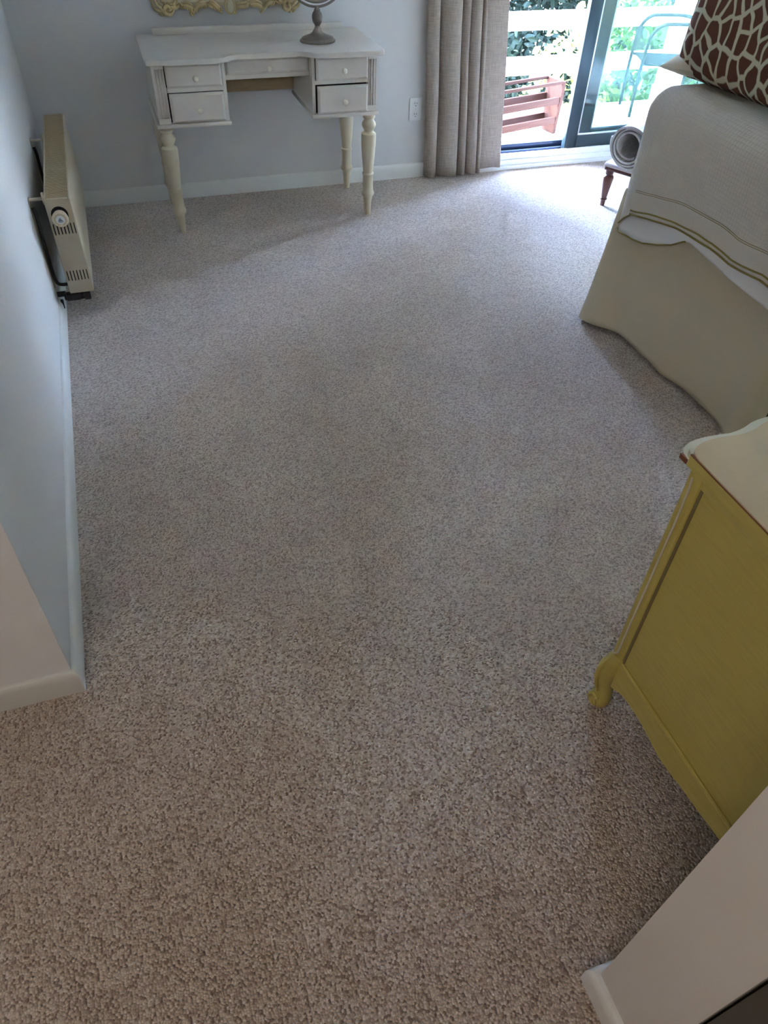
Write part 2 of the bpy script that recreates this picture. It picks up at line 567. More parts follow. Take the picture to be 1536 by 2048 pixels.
# warm hallway lamp behind the camera
lamp = thing('ceiling_lamp', 'round warm ceiling lamp in the hallway behind the camera', 'lamp', (-0.9, -0.6, 2.44))
bm = B(); lathe(bm, [(0, 0.12), (-0.02, 0.12), (-0.03, 0.10)], (-0.9, -0.6, 2.44), 28)
obj('lamp_base', bm, WHITEP, lamp)
ld = bpy.data.lights.new('hall_bulb', 'POINT')
ld.energy = 0.9
ld.color = (1.0, 0.88, 0.76)
ld.shadow_soft_size = 0.30
lo = bpy.data.objects.new('hall_bulb', ld)
COL.objects.link(lo)
lo.location = (-0.9, -0.6, 2.10)

# ================================================================== SLIDING DOOR
door = thing('door_1', 'dark framed sliding glass door with one half open to the deck', 'door', (D0, 4.2, 0), kind='structure')
bm = B()
bx(bm, D0, D0 + 0.045, FY + 0.005, 4.26, 0.0, DZ, 0.003)
bx(bm, D1 - 0.045, D1, FY + 0.005, 4.26, 0.0, DZ, 0.003)
bx(bm, D0, D1, FY + 0.005, 4.26, DZ - 0.05, DZ, 0.003)
obj('frame', bm, ALU, door)
bm = B()
bx(bm, D0 - 0.005, D1, 4.080, 4.118, 0.0, 0.022, 0.003)
bx(bm, D0 - 0.005, D1, 4.094, 4.118, 0.022, 0.050, 0.003)
bx(bm, D0 - 0.005, D1, 4.104, 4.118, 0.050, 0.084, 0.003)
obj('sill', bm, SILLW, door)
bm = B()
bx(bm, D0 + 0.045, D1 - 0.045, 4.118, 4.262, 0.0, 0.066, 0.002)
bx(bm, D0 + 0.045, D1 - 0.045, 4.160, 4.166, 0.066, 0.082, 0.001)
bx(bm, D0 + 0.045, D1 - 0.045, 4.200, 4.262, 0.066, 0.104, 0.002)
obj('track', bm, TRACKM, door)

def panel(name, x0, x1, y0, y1, st, label):
    bm = B()
    z0, z1 = 0.075, DZ - 0.05
    bx(bm, x0, x0 + st, y0, y1, z0, z1, 0.003)
    bx(bm, x1 - st, x1, y0, y1, z0, z1, 0.003)
    bx(bm, x0 + st, x1 - st, y0, y1, z0, z0 + 0.075, 0.003)
    bx(bm, x0 + st, x1 - st, y0, y1, z1 - 0.06, z1, 0.003)
    o = obj(name, bm, ALU, door)
    o['label'] = label
    ym = (y0 + y1) / 2
    bm = B()
    bx(bm, x0 + st, x1 - st, ym - 0.003, ym + 0.003, z0 + 0.075, z1 - 0.06)
    obj('pane', bm, GLASS, o)
    bm = B()
    for (a, b, c, d) in ((x0 + st, x0 + st + 0.010, z0 + 0.075, z1 - 0.06), (x1 - st - 0.010, x1 - st, z0 + 0.075, z1 - 0.06)):
        bx(bm, a, b, ym - 0.014, ym - 0.004, c, d, 0.002)
    bx(bm, x0 + st, x1 - st, ym - 0.014, ym - 0.004, z0 + 0.075, z0 + 0.085, 0.002)
    obj('glazing_bead', bm, ALUL, o)
    return o
panel('sliding_panel', 2.573, D1 - 0.05, 4.115, 4.152, 0.078, 'inner glass panel slid to the right')
panel('fixed_panel', 2.700, D1 - 0.046, 4.205, 4.240, 0.093, 'outer glass panel behind the inner one')

# ================================================================== OUTSIDE
DKZ = -0.20
deck = thing('deck', 'weathered wooden deck outside the sliding door', 'deck', (3.5, 5.0, DKZ), kind='structure')
y = 4.28
k = 0
pm = None
while y < 5.84:
    if pm is None:
        bm = B(); bx(bm, -2.5, 4.5, 0, 0.136, -0.035, 0.0, 0.004)
        o = obj('plank', bm, DECKM, deck, local=True)
        pm = o
        pm.location = (0, y - 5.0, 0)
    else:
        o = pm.copy(); COL.objects.link(o); o.parent = deck
        o.location = (random.uniform(-.02, .02), y - 5.0, random.uniform(-.002, .002))
    y += 0.1425
bm = B()
for yy in (4.4, 5.1, 5.75):
    bx(bm, 1.2, 7.8, yy, yy + 0.05, DKZ - 0.2, DKZ - 0.037)
obj('joist', bm, DECKM, deck)

bm = B(); bx(bm, -14, 30, 4.27, 40, -1.45, -1.25)
struct('ground', bm, GROUND, 'garden ground sloping away below the deck', 'ground')
bm = B(); bx(bm, -2.5, 6.0, 4.265, 5.30, 2.42, 2.56)  # unseen eave, added and deepened to keep sun and high sky off the floor
struct('sun_block_eave', bm, WHITEP, 'unseen white eave added above the sliding door to hold off sun', 'eave')

rail = thing('deck_railing', 'white two-board railing along the far edge of the deck', 'railing', (4.5, 5.87, DKZ))
bm = B(); bx(bm, 1.5, 8, 5.85, 5.89, 0.338, 0.437, 0.004); obj('upper_board', bm, WHITEP, rail)
bm = B(); bx(bm, 1.5, 8, 5.83, 5.91, 0.437, 0.455, 0.004); obj('rail_cap', bm, WHITEP, rail)
bm = B(); bx(bm, 1.5, 8, 5.85, 5.89, 0.035, 0.160, 0.004); obj('lower_board', bm, WHITEP, rail)
for px in (2.2, 5.9, 7.6):
    bm = B(); bx(bm, px - .045, px + .045, 5.89, 5.98, -0.6, 0.437, 0.004); obj('post', bm, WHITEP, rail)

bm = B(); bx(bm, 4.405, 4.56, 5.69, 5.84, DKZ, 2.6, 0.006)
bx(bm, 4.395, 4.57, 5.68, 5.849, DKZ, DKZ + 0.12, 0.006)
setprops(obj('porch_post', bm, WHITEP, origin=(4.48, 5.77, DKZ)), 'square white porch post standing on the deck by the railing', 'post')

# cedar slatted rack on the deck
rk = thing('slatted_rack', 'reddish cedar slatted rack standing on the deck by the open door', 'rack', (3.163, 5.218, DKZ), math.radians(15))
def rackboard(x0, x1):
    bm = B()
    pts = [(0.0, 0.0), (0.125, 0.0), (0.155, 0.352), (-0.02, 0.352), (-0.02, 0.28)]
    a = [bm.verts.new((x0, p, q)) for p, q in pts]
    b = [bm.verts.new((x1, p, q)) for p, q in pts]
    bm.faces.new(a); bm.faces.new(b[::-1])
    for i in range(5):
        bm.faces.new((a[i], b[i], b[(i + 1) % 5], a[(i + 1) % 5]))
    return bm
obj('side_board', rackboard(-0.028, 0.0), CEDAR, rk, local=True)
obj('side_board', rackboard(-0.928, -0.900), CEDAR, rk, local=True)
for (z0, z1, yo) in ((0.338, 0.358, -0.022), (0.205, 0.252, -0.014), (0.072, 0.119, -0.006)):
    bm = B(); bx(bm, -0.90, -0.030, yo, yo + 0.02, z0, z1, 0.002)
    obj('slat', bm, CEDAR, rk, local=True)
for (z0, z1, yo) in ((0.338, 0.358, 0.137), (0.205, 0.252, 0.126), (0.072, 0.119, 0.114)):
    bm = B(); bx(bm, -0.90, -0.030, yo, yo + 0.02, z0, z1, 0.002)
    obj('slat', bm, CEDAR, rk, local=True)

# green metal patio chair
ch = thing('patio_chair', 'green metal mesh patio chair with tubular arms behind the glass', 'chair', (3.953, 5.45, DKZ), math.atan2(-0.33, 0.943))
W_ = 0.34
for s in (0.0, W_):
    bm = B()
    tube(bm, smooth_path([(-0.0, s, 0.0), (0.0, s, 0.30), (0.012, s, 0.50), (0.035, s, 0.575), (0.085, s, 0.622), (0.15, s, 0.635), (0.36, s, 0.635), (0.46, s, 0.60), (0.48, s, 0.52), (0.47, s, 0.0)], 5), 0.0125, 10)
    obj('side_frame', bm, GREENM, ch, local=True)
def mesh_panel(P0, U, V, nu, nv, r=0.0022):
    bm = B()
    P0, U, V = Vector(P0), Vector(U), Vector(V)
    def strip(a, b):
        tube(bm, [a, b], r, 4)
    for i in range(-nv, nu):
        for dsg in (1, -1):
            # diagonals clipped to the unit square
            pts = []
            m = nv / nu
            for tpar in np.linspace(0, 1, 2):
                pts.append(tpar)
            u0 = i / nu
            a = (u0, 0.0); b = (u0 + m, 1.0)
            (ax, ay), (bxx, by) = a, b
            if ax < 0: ay = (0 - ax) / m; ax = 0.0
            if bxx > 1: by = 1 - (bxx - 1) / m; bxx = 1.0
            if bxx <= ax: continue
            if dsg < 0: ax, bxx = 1 - ax, 1 - bxx
            strip(P0 + U * ax + V * ay, P0 + U * bxx + V * by)
    return bm
bm = mesh_panel((0.02, 0.01, 0.375), (0.44, 0, 0.0), (0, W_ - 0.02, 0), 26, 20)
setprops(obj('seat_mesh', bm, GREENM, ch, local=True, recalc=False), kind='stuff')
bm = B(); tube(bm, [(0.0, 0, 0.37), (0.47, 0, 0.37)], 0.010, 8); obj('seat_rail', bm, GREENM, ch, local=True)
bm = B(); tube(bm, [(0.0, W_, 0.37), (0.47, W_, 0.37)], 0.010, 8); obj('seat_rail', bm, GREENM, ch, local=True)
bm = B(); tube(bm, [(0.47, 0, 0.37), (0.47, W_, 0.37)], 0.010, 8); obj('front_rail', bm, GREENM, ch, local=True)
bm = mesh_panel((0.0, 0.01, 0.38), (0, W_ - 0.02, 0), (-0.01, 0, 0.20), 20, 12, r=0.0010)
setprops(obj('back_mesh', bm, GREENM, ch, local=True, recalc=False), kind='stuff')

# foliage
def leaves(rng, pts, size, droop=0.3, aspect=0.62):
    """numpy leaf cloud: every leaf two folded triangles pairs (a rhomb with a keel)"""
    n = len(pts)
    d = rng.normal(size=(n, 3)); d[:, 2] -= droop
    d /= np.linalg.norm(d, axis=1)[:, None]
    a = rng.normal(size=(n, 3)); a -= (a * d).sum(1)[:, None] * d
    a /= np.linalg.norm(a, axis=1)[:, None]
    c = np.cross(d, a)
    s = size * rng.uniform(0.6, 1.25, n)[:, None]
    v = np.empty((n, 6, 3))
    v[:, 0] = pts
    v[:, 1] = pts + d * s * 0.45 + a * s * aspect * 0.5 + c * s * 0.08
    v[:, 2] = pts + d * s * 0.8 + a * s * aspect * 0.32 + c * s * 0.05
    v[:, 3] = pts + d * s
    v[:, 4] = pts + d * s * 0.8 - a * s * aspect * 0.32 + c * s * 0.05
    v[:, 5] = pts + d * s * 0.45 - a * s * aspect * 0.5 + c * s * 0.08
    return v.reshape(-1, 3), [(6 * i, 6 * i + 1, 6 * i + 2, 6 * i + 3) for i in range(n)] + [(6 * i, 6 * i + 3, 6 * i + 4, 6 * i + 5) for i in range(n)]

def foliage(name, parent, pts, size, m, rng, **kw):
    v, f = leaves(rng, pts, size, **kw)
    base = np.array(parent.location)
    me = bpy.data.meshes.new(name)
    me.from_pydata((v - base).tolist(), [], f)
    me.materials.append(m)
    o = bpy.data.objects.new(name, me)
    COL.objects.link(o); o.parent = parent
    o['kind'] = 'stuff'
    return o

def blob_pts(rng, n, c, r):
    p = rng.normal(size=(n, 3)); p /= np.linalg.norm(p, axis=1)[:, None]
    return np.array(c) + p * np.array(r) * (rng.uniform(0.55, 1.0, n) ** 0.5)[:, None]

def shrub(i, c, r, n, size, m, label, group):
    rng = np.random.default_rng(100 + i)
    o = thing('shrub', label, 'shrub', (c[0], c[1], -1.25), group=group)
    foliage('leaves', o, blob_pts(rng, n, c, r), size, m, rng)
    bm = B()
    for k in range(5):
        a = k * 1.3
        tube(bm, smooth_path([(c[0], c[1], -1.26), (c[0] + .1 * math.cos(a), c[1] + .1 * math.sin(a), -0.7), (c[0] + r[0] * .6 * math.cos(a), c[1] + r[1] * .6 * math.sin(a), c[2])], 4), [0.02 - 0.0017 * q for q in range(9)], 6)
    obj('stems', bm, BARK, o)
shrub(0, (4.02, 6.50, -0.42), (0.42, 0.36, 0.80), 900, 0.085, LEAFB, 'sunlit yellow green shrub seen past the door edge behind the railing', None)
shrub(1, (4.62, 6.42, -0.30), (0.45, 0.40, 0.85), 1300, 0.085, LEAFG, 'leafy green shrub behind the railing seen through the left of the glass', None)
shrub(2, (5.30, 6.50, -0.30), (0.45, 0.42, 0.85), 1300, 0.085, LEAFG, 'leafy green shrub behind the railing and the patio chair', None)
shrub(3, (6.10, 6.55, -0.25), (0.5, 0.45, 0.9), 1100, 0.085, LEAFG, 'leafy green shrub behind the white porch post', None)
shrub(4, (5.25, 7.4, -0.15), (0.55, 0.5, 1.0), 900, 0.10, LEAFB, 'taller sunlit shrub rising above the railing cap', None)

def tree(i, x, y, h, rad, label):
    rng = np.random.default_rng(300 + i)
    o = thing('evergreen_tree', label, 'tree', (x, y, -1.25), group='dark evergreens beyond the deck')
    pts = []
    nl = 9
    for k in range(nl):
        t = k / (nl - 1)
        z = -1.1 + h * t
        rr_ = rad * (1.05 - 0.85 * t)
        for q in range(7):
            a = rng.uniform(0, 6.28)
            cc = (x + rr_ * .62 * math.cos(a), y + rr_ * .62 * math.sin(a), z + rng.uniform(-.2, .2))
            pts.append(blob_pts(rng, 260, cc, (rr_ * .5, rr_ * .5, h / nl * 0.75)))
    foliage('foliage', o, np.concatenate(pts), 0.115, LEAFD, rng, aspect=0.5)
    bm = B(); tube(bm, [(x, y, -1.26), (x, y, -1.2 + h * .9)], [0.16, 0.03], 10)
    obj('trunk', bm, BARK, o)
TREE_L = ['dark evergreen tree standing behind the slatted rack and curtain edge', 'dark evergreen tree seen between curtain and door edge beyond the railing', 'dark evergreen tree seen through the glass beyond the patio chair',
          'dark evergreen tree behind the white porch post', 'taller evergreen in the second row between curtain and door edge', 'taller evergreen in the second row behind the patio chair', 'evergreen tree hidden mostly behind the taupe curtain']
for i, (x, y, h, rad) in enumerate(((4.3, 9.6, 6.0, 1.5), (6.0, 9.2, 6.5, 1.6), (7.9, 9.8, 6.5, 1.7), (9.8, 10.5, 7.0, 1.8), (5.1, 11.6, 7.0, 1.8), (7.2, 12.0, 7.0, 1.8), (2.6, 10.4, 6.5, 1.7))):
    tree(i, x, y, h, rad, TREE_L[i])

# ================================================================== CURTAIN
def curtain():
    t = thing('curtain', 'taupe linen curtain hanging in deep folds beside the sliding door', 'curtain', (1.9, 4.06, 0))
    # fold line in plan: (x, y) at the hem; pinched a little towards the top
    hem = [(1.655, 4.088), (1.660, 4.062), (1.690, 4.044), (1.716, 4.050), (1.728, 4.088), (1.742, 4.056), (1.775, 4.036), (1.815, 4.032),
           (1.842, 4.042), (1.850, 4.084), (1.860, 4.052), (1.880, 4.036), (1.896, 4.044), (1.902, 4.088), (1.912, 4.052), (1.938, 4.032), (1.962, 4.038), (1.970, 4.078),
           (1.976, 4.048), (1.988, 4.040), (1.998, 4.056), (2.004, 4.077), (2.030, 4.074), (2.080, 4.069), (2.134, 4.064)]
    path = smooth_path([(x, y, 0) for x, y in hem], 6)
    bm = B()
    P, UV = [], []
    acc = [0.0]
    for a, b in zip(path, path[1:]):
        acc.append(acc[-1] + (b - a).length)
    nz_ = 28
    for p, s in zip(path, acc):
        row, uvr = [], []
        for j in range(nz_ + 1):
            z = 0.012 + 2.2 * j / nz_
            f = min(1.12, z / 0.86)
            x = p.x + f * (-0.039 - 0.083 * (p.x - 1.655))
            z += 0.014 * max(0.0, min(1.0, (p.x - 1.995) / 0.01))
            yc = 4.055
            yy = yc + (p.y - yc) * (1.0 - 0.12 * f) + 0.004 * noise.noise(Vector((p.x * 9, z * 2.2, 1.0)))
            x += 0.006 * noise.noise(Vector((p.x * 6, z * 1.7, 5.0)))
            hz = z if j else z + 0.003 * math.sin(p.x * 40)
            row.append((x, yy, hz)); uvr.append((s, z))
        P.append(row); UV.append(uvr)
    sheet_grid(bm, P, UV)
    o = obj('drape', bm, CURT, t, angle=80)
    solidify(o, 0.0022)
    bm = B(); tube(bm, [(1.50, 4.045, 2.235), (3.97, 4.045, 2.235)], 0.012, 12)
    r = setprops(obj('curtain_rod', bm, PIPE, origin=(2.7, 4.045, 2.235)), 'dark curtain rod above the sliding door', 'curtain rod')
curtain()

# ================================================================== OUTLET
ot = thing('wall_outlet', 'white double electrical outlet on the wall left of the curtain', 'outlet', (1.59, FY, 0.36))
bm = B(); bx(bm, 1.557, 1.627, FY - 0.006, FY, 0.300, 0.415, 0.004); obj('cover_plate', bm, PLASTIC, ot)
for zc in (0.331, 0.384):
    bm = B(); lathe(bm, [(-0.0085, 0.0155), (-0.008, 0.0165), (0.0, 0.0165)], (1.592, FY, zc), 20, 'Y', sx=1.0, sy=0.85)
    rc = obj('receptacle', bm, PLASTIC, ot)
    for dx, hh in ((-0.006, 0.0045), (0.006, 0.0038)):
        bm = B(); bx(bm, 1.592 + dx - 0.0011, 1.592 + dx + 0.0011, FY - 0.0092, FY - 0.008, zc + 0.001 - hh * .2, zc + 0.001 + hh * 1.8)
        obj('slot', bm, DARK, rc)
    bm = B(); lathe(bm, [(-0.0092, 0.0024), (-0.008, 0.0024)], (1.592, FY, zc - 0.0075), 10, 'Y'); obj('ground_hole', bm, DARK, rc)
bm = B(); lathe(bm, [(-0.0075, 0.0022), (-0.005, 0.003)], (1.592, FY, 0.3575), 10, 'Y'); obj('screw', bm, ALUL, ot)

# ================================================================== DESK
dk = thing('desk', 'white painted kneehole writing desk with turned legs and five small drawers', 'desk', (0.705, 3.86, 0))
BK = 4.085
def desk_outline(dx=0.0):
    front = [(0.178, 3.640), (0.182, 3.612), (0.200, 3.604)]
    front += [(x, 3.602) for x in (0.30, 0.40, 0.46)]
    for k in range(9):                       # S curve back to the recessed middle
        t = k / 8
        front.append((0.485 + 0.085 * t, 3.602 + 0.050 * (0.5 - 0.5 * math.cos(math.pi * t))))
    front += [(x, 3.652) for x in (0.65, 0.75, 0.83)]
    for k in range(9):
        t = k / 8
        front.append((0.848 + 0.085 * t, 3.652 - 0.050 * (0.5 - 0.5 * math.cos(math.pi * t))))
    front += [(x, 3.602) for x in (1.00, 1.10, 1.195)] + [(1.224, 3.604), (1.236, 3.614), (1.238, 3.640)]
    return front + [(1.236, BK), (0.180, BK)]
bm = B()
lo_, hi_ = prism(bm, desk_outline(), 0.737, 0.758)
ed = [e for e in bm.edges if abs(e.verts[0].co.z - e.verts[1].co.z) < 1e-6]
bmesh.ops.bevel(bm, geom=ed, offset=0.006, segments=3, profile=0.6, affect='EDGES')
obj('desk_top', bm, DESK, dk)
bm = B(); bx(bm, 0.254, 1.163, 4.052, 4.076, 0.757, 0.784, 0.004)
obj('back_ledge', bm, DESK, dk)

def carcass(x0, x1, name):
    bm = B()
    yf = 3.650
    bx(bm, x0, x0 + 0.014, yf, BK - 0.03, 0.500, 0.738)
    bx(bm, x1 - 0.014, x1, yf, BK - 0.03, 0.500, 0.738)
    bx(bm, x0 + .014, x1 - .014, BK - 0.042, BK - 0.03, 0.500, 0.738)
    return bm
FL0, FL1 = 0.200, 0.254        # fluted strip at the outer ends
obj('left_pedestal', carcass(0.200, 0.512, 'l'), DESK, dk)
obj('right_pedestal', carcass(0.902, 1.214, 'r'), DESK, dk)
# face frames: rails between the drawers
bm = B()
for x0, x1 in ((0.254, 0.4985), (0.9155, 1.168)):

    bm = B(); bx(bm, x0, x1, 3.650, 3.664, 0.623, 0.641); obj('drawer_rail', bm, DESK, dk)
    bm = B(); bx(bm, x0, x1, 3.672, 3.676, 0.500, 0.738); obj('drawer_back', bm, DARK, dk)
def fluted(x0, x1):
    """post strip with three vertical grooves"""
    bm = B()
    bx(bm, x0, x1, 3.656, 3.70, 0.500, 0.738)
    n = 3
    wv = (x1 - x0 - 0.008) / n
    bx(bm, x0, x1, 3.648, 3.656, 0.500, 0.524)
    bx(bm, x0, x1, 3.648, 3.656, 0.716, 0.738)
    xs = [x0, x0 + 0.004]
    for k in range(n + 1):
        xc = x0 + 0.004 + wv * k
        a, b = max(x0, xc - wv * 0.26), min(x1, xc + wv * 0.26)
        bx(bm, a, b, 3.648, 3.656, 0.524, 0.716, 0.0015, 1)
    return bm
obj('fluted_strip', fluted(0.201, 0.252), DESK, dk)
obj('fluted_strip', fluted(1.170, 1.213), DESK, dk)
bm = B(); bx(bm, 0.184, 0.518, 3.636, BK - 0.02, 0.482, 0.500, 0.007, 3); obj('base_board', bm, DESK, dk)
bm = B(); bx(bm, 0.896, 1.222, 3.636, BK - 0.02, 0.482, 0.500, 0.007, 3); obj('base_board', bm, DESK, dk)
# kneehole
bm = B()
bx(bm, 0.512, 0.902, 3.706, BK - 0.04, 0.652, 0.664)
bx(bm, 0.512, 0.902, 3.696, 3.706, 0.650, 0.668, 0.002)
obj('kneehole_rail', bm, DESK, dk)
bm = B(); bx(bm, 0.512, 0.902, BK - 0.046, BK - 0.034, 0.512, 0.652); obj('back_panel', bm, DESKIN, dk)
bm = B(); bx(bm, 0.518, 0.896, 3.71, 4.03, 0.670, 0.736); obj('drawer_box', bm, DESKIN, dk)

def knob(parent, x, y, z, s=1.0):
    bm = B()
    lathe(bm, [(0.0, 0.0065 * s), (-0.003, 0.006 * s), (-0.010, 0.0055 * s), (-0.014, 0.0085 * s), (-0.018, 0.0118 * s), (-0.023, 0.0125 * s), (-0.028, 0.0105 * s), (-0.031, 0.006 * s), (-0.0318, 0.002)], (x, y, z), 18, 'Y')
    return obj('knob', bm, KNOBM, parent, angle=60)
def drawer(x0, x1, z0, z1, yf, depth, tip=0.0, frame=0.010):
    bm = B()
    b = frame
    t = 0.008
    # bevelled front: outer ring at yf+t, raised field at yf
    o = [bm.verts.new(p) for p in ((x0, yf + t, z0), (x1, yf + t, z0), (x1, yf + t, z1), (x0, yf + t, z1))]
    i = [bm.verts.new(p) for p in ((x0 + b, yf, z0 + b), (x1 - b, yf, z0 + b), (x1 - b, yf, z1 - b), (x0 + b, yf, z1 - b))]
    k = [bm.verts.new(p) for p in ((x0, yf + 0.016, z0), (x1, yf + 0.016, z0), (x1, yf + 0.016, z1), (x0, yf + 0.016, z1))]
    bm.faces.new(i)
    for q in range(4):
        bm.faces.new((o[q], o[(q + 1) % 4], i[(q + 1) % 4], i[q]))
        bm.faces.new((k[q], k[(q + 1) % 4], o[(q + 1) % 4], o[q]))
    bm.faces.new(k[::-1])
    if tip:
        bmesh.ops.rotate(bm, cent=(0, yf + 0.016, z0), matrix=Matrix.Rotation(tip, 3, 'X'), verts=bm.verts)
    d = obj('drawer', bm, DESK, dk)
    knob(d, (x0 + x1) / 2 + 0.004, yf + 0.001, (z0 + z1) / 2 - 0.006)
    return d
drawer(0.256, 0.496, 0.641, 0.733, 3.637, 0.3)
drawer(0.258, 0.496, 0.503, 0.620, 3.634, 0.3)
drawer(0.520, 0.900, 0.668, 0.731, 3.690, 0.3)
drawer(0.920, 1.167, 0.639, 0.734, 3.637, 0.3)
drawer(0.924, 1.167, 0.501, 0.617, 3.633, 0.3)
LEGP = [(0.482, 0.024), (0.474, 0.030), (0.466, 0.030), (0.459, 0.023), (0.452, 0.025), (0.443, 0.032), (0.432, 0.0345), (0.420, 0.0305), (0.411, 0.024), (0.405, 0.023),
        (0.400, 0.026), (0.394, 0.0355), (0.386, 0.0365), (0.340, 0.0355), (0.280, 0.031), (0.225, 0.0255), (0.212, 0.0245), (0.209, 0.028), (0.204, 0.0295), (0.199, 0.028), (0.196, 0.025),
        (0.150, 0.0265), (0.122, 0.0275), (0.117, 0.031), (0.108, 0.0335), (0.099, 0.031), (0.094, 0.0265), (0.088, 0.0225), (0.060, 0.0195), (0.0, 0.0152)]
for lx, ly in ((0.226, 3.676), (1.184, 3.674), (1.180, 4.048), (0.228, 4.048)):
    bm = B(); lathe(bm, LEGP[::-1], (lx, ly, 0), 24)
    obj('leg', bm, DESKLEG, dk, angle=50)

# ================================================================== VANITY MIRROR ON THE DESK
vm = thing('vanity_mirror', 'dark pewter swivel vanity mirror on a pedestal standing on the desk', 'mirror', (0.976, 3.815, 0.758))
c = (0.976, 3.815, 0.758)
bm = B(); lathe(bm, [(0, 0.080), (0.003, 0.083), (0.007, 0.083), (0.010, 0.078), (0.013, 0.074), (0.016, 0.074), (0.020, 0.066), (0.025, 0.050), (0.030, 0.036), (0.036, 0.026), (0.046, 0.018), (0.058, 0.0125)], c, 40, sy=0.80)
obj('base', bm, PEWTER, vm, angle=45)
bm = B(); lathe(bm, [(0.050, 0.0130), (0.061, 0.011), (0.066, 0.0135), (0.076, 0.020), (0.090, 0.0235), (0.102, 0.0235), (0.112, 0.020), (0.119, 0.0135), (0.122, 0.0145), (0.126, 0.012), (0.130, 0.008), (0.138, 0.008)], c, 28)
obj('stem', bm, PEWTER, vm, angle=45)
ZC = 0.892 + 0.140
bm = B(); tube(bm, [(c[0] + 0.140 * math.sin(a), c[1], ZC - 0.140 * math.cos(a)) for a in np.linspace(-1.65, 1.65, 49)], 0.0052, 10)
obj('yoke', bm, PEWTER, vm)
bm = B(); tube(bm, [(c[0] + 0.124 * math.sin(a), c[1] - 0.004, ZC + 0.004 - 0.124 * math.cos(a)) for a in np.linspace(0, 2 * math.pi, 65)[:-1]], 0.0072, 10, closed=True)
mf = obj('mirror_frame', bm, PEWTER, vm)
bm = B(); lathe(bm, [(-0.004, 0.122), (0.004, 0.122)], (c[0], c[1] - 0.004, ZC + 0.004), 64, 'Y'); obj('mirror_glass', bm, MIRROR, mf)
for s in (-1, 1):
    bm = B(); lathe(bm, [(0, 0.009), (0.012, 0.009), (0.018, 0.004)], (c[0] + s * 0.130, c[1], ZC), 12, 'X'); obj('pivot_knob', bm, PEWTER, vm)

# ================================================================== ORNATE FRAME ON THE FAR WALL
fr = thing('ornate_wall_mirror', 'ornate gilt and cream scrollwork mirror hanging above the desk', 'mirror', (0.62, FY, 1.25))
FX0, FX1, FZ0, FZ1 = 0.285, 0.955, 0.845, 1.62
bm = B()
def rail_loop(bm, inset, w_, y0, y1):
    a = (FX0 + inset, FX1 - inset, FZ0 + inset, FZ1 - inset)
    b = (a[0] + w_, a[1] - w_, a[2] + w_, a[3] - w_)
    for (x0, x1, z0, z1) in ((a[0], a[1], a[2], b[2]), (a[0], a[1], b[3], a[3]), (a[0], b[0], b[2], b[3]), (b[1], a[1], b[2], b[3])):
        bx(bm, x0, x1, y0, y1, z0, z1, 0.006, 3)
rail_loop(bm, 0.012, 0.060, FY - 0.030, FY - 0.004)
rail_loop(bm, 0.030, 0.022, FY - 0.042, FY - 0.028)
obj('molding', bm, CREAMF, fr)
bm = B(); bx(bm, FX0 + .07, FX1 - .07, FY - 0.014, FY - 0.006, FZ0 + .07, FZ1 - .07); obj('mirror_glass', bm, MIRROR, fr)
def scroll(bm, cx, cz, r, a0, turns, sgn, y, thick):
    pts, rad = [], []
    n = 22
    for k in range(n):
        t = k / (n - 1)
        a = a0 + sgn * turns * 2 * math.pi * t
        q = r * (1 - 0.78 * t)
        pts.append((cx + q * math.cos(a), y - 0.010 * t, cz + q * math.sin(a)))
        rad.append(thick * (0.55 + 0.7 * math.sin(math.pi * min(1, t * 1.1)) * (1 - t * .4)))
    tube(bm, pts, rad, 7)
def lobe(bm, x, z, rx, rz, a, y, ry=0.010):
    vs = bmesh.ops.create_uvsphere(bm, u_segments=10, v_segments=7, radius=1.0)['verts']
    M = Matrix.Translation((x, y, z)) @ Matrix.Rotation(a, 4, 'Y') @ Matrix.Diagonal((rx, ry, rz, 1))
    bmesh.ops.transform(bm, matrix=M, verts=vs)
rnd = random.Random(3)
def ornament_run(x0, z0, x1, z1, flip):
    """acanthus run between two points: sweeping tapered stems, fans of leaf lobes and buds breaking the outer edge"""
    bm = B()
    L = math.hypot(x1 - x0, z1 - z0)
    n = max(4, int(L / 0.062))
    ux, uz = (x1 - x0) / L, (z1 - z0) / L
    nx, nz2 = uz * flip, -ux * flip
    ang = math.atan2(-uz, ux)
    def at(t, o):
        return x0 + ux * t + nx * o, z0 + uz * t + nz2 * o
    step = L / n
    for k in range(n):
        t0 = step * k
        dr_ = 1 if k % 2 else -1
        ta, tb = (t0, t0 + step * 1.15) if dr_ > 0 else (t0 + step, t0 - step * 0.15)
        for o0, o1, rad in ((-0.012, 0.022 + 0.004 * rnd.random(), 0.0062), (-0.002, 0.010, 0.0048), (-0.020, 0.004, 0.0045)):
            p = []
            for q in range(9):
                f = q / 8
                x, z = at(ta + (tb - ta) * f, o0 + (o1 - o0) * f ** 1.6 + 0.006 * math.sin(f * 6.0 + k))
                p.append((x, FY - 0.031 - 0.012 * math.sin(math.pi * f), z))
            tube(bm, p, [rad * (0.35 + 1.0 * math.sin(math.pi * min(1.0, 0.15 + f_ * 0.85))) for f_ in np.linspace(0, 1, 9)], 7)
        for q in range(6):
            f = 0.15 + 0.14 * q
            x, z = at(ta + (tb - ta) * f, -0.008 + 0.026 * f + rnd.uniform(-.004, .004))
            lobe(bm, x, z, 0.013 - 0.001 * q, 0.0055, ang + dr_ * (0.5 + 0.12 * q) * flip + rnd.uniform(-.2, .2), FY - 0.036 - 0.004 * rnd.random(), 0.009)
        if k % 2 == 0:
            x, z = at(tb, 0.024)
            scroll(bm, x, z, 0.0105, rnd.uniform(0, 6.28), 1.0, dr_, FY - 0.034, 0.0045)
    return bm
XM, ZM = (FX0 + FX1) / 2, (FZ0 + FZ1) / 2
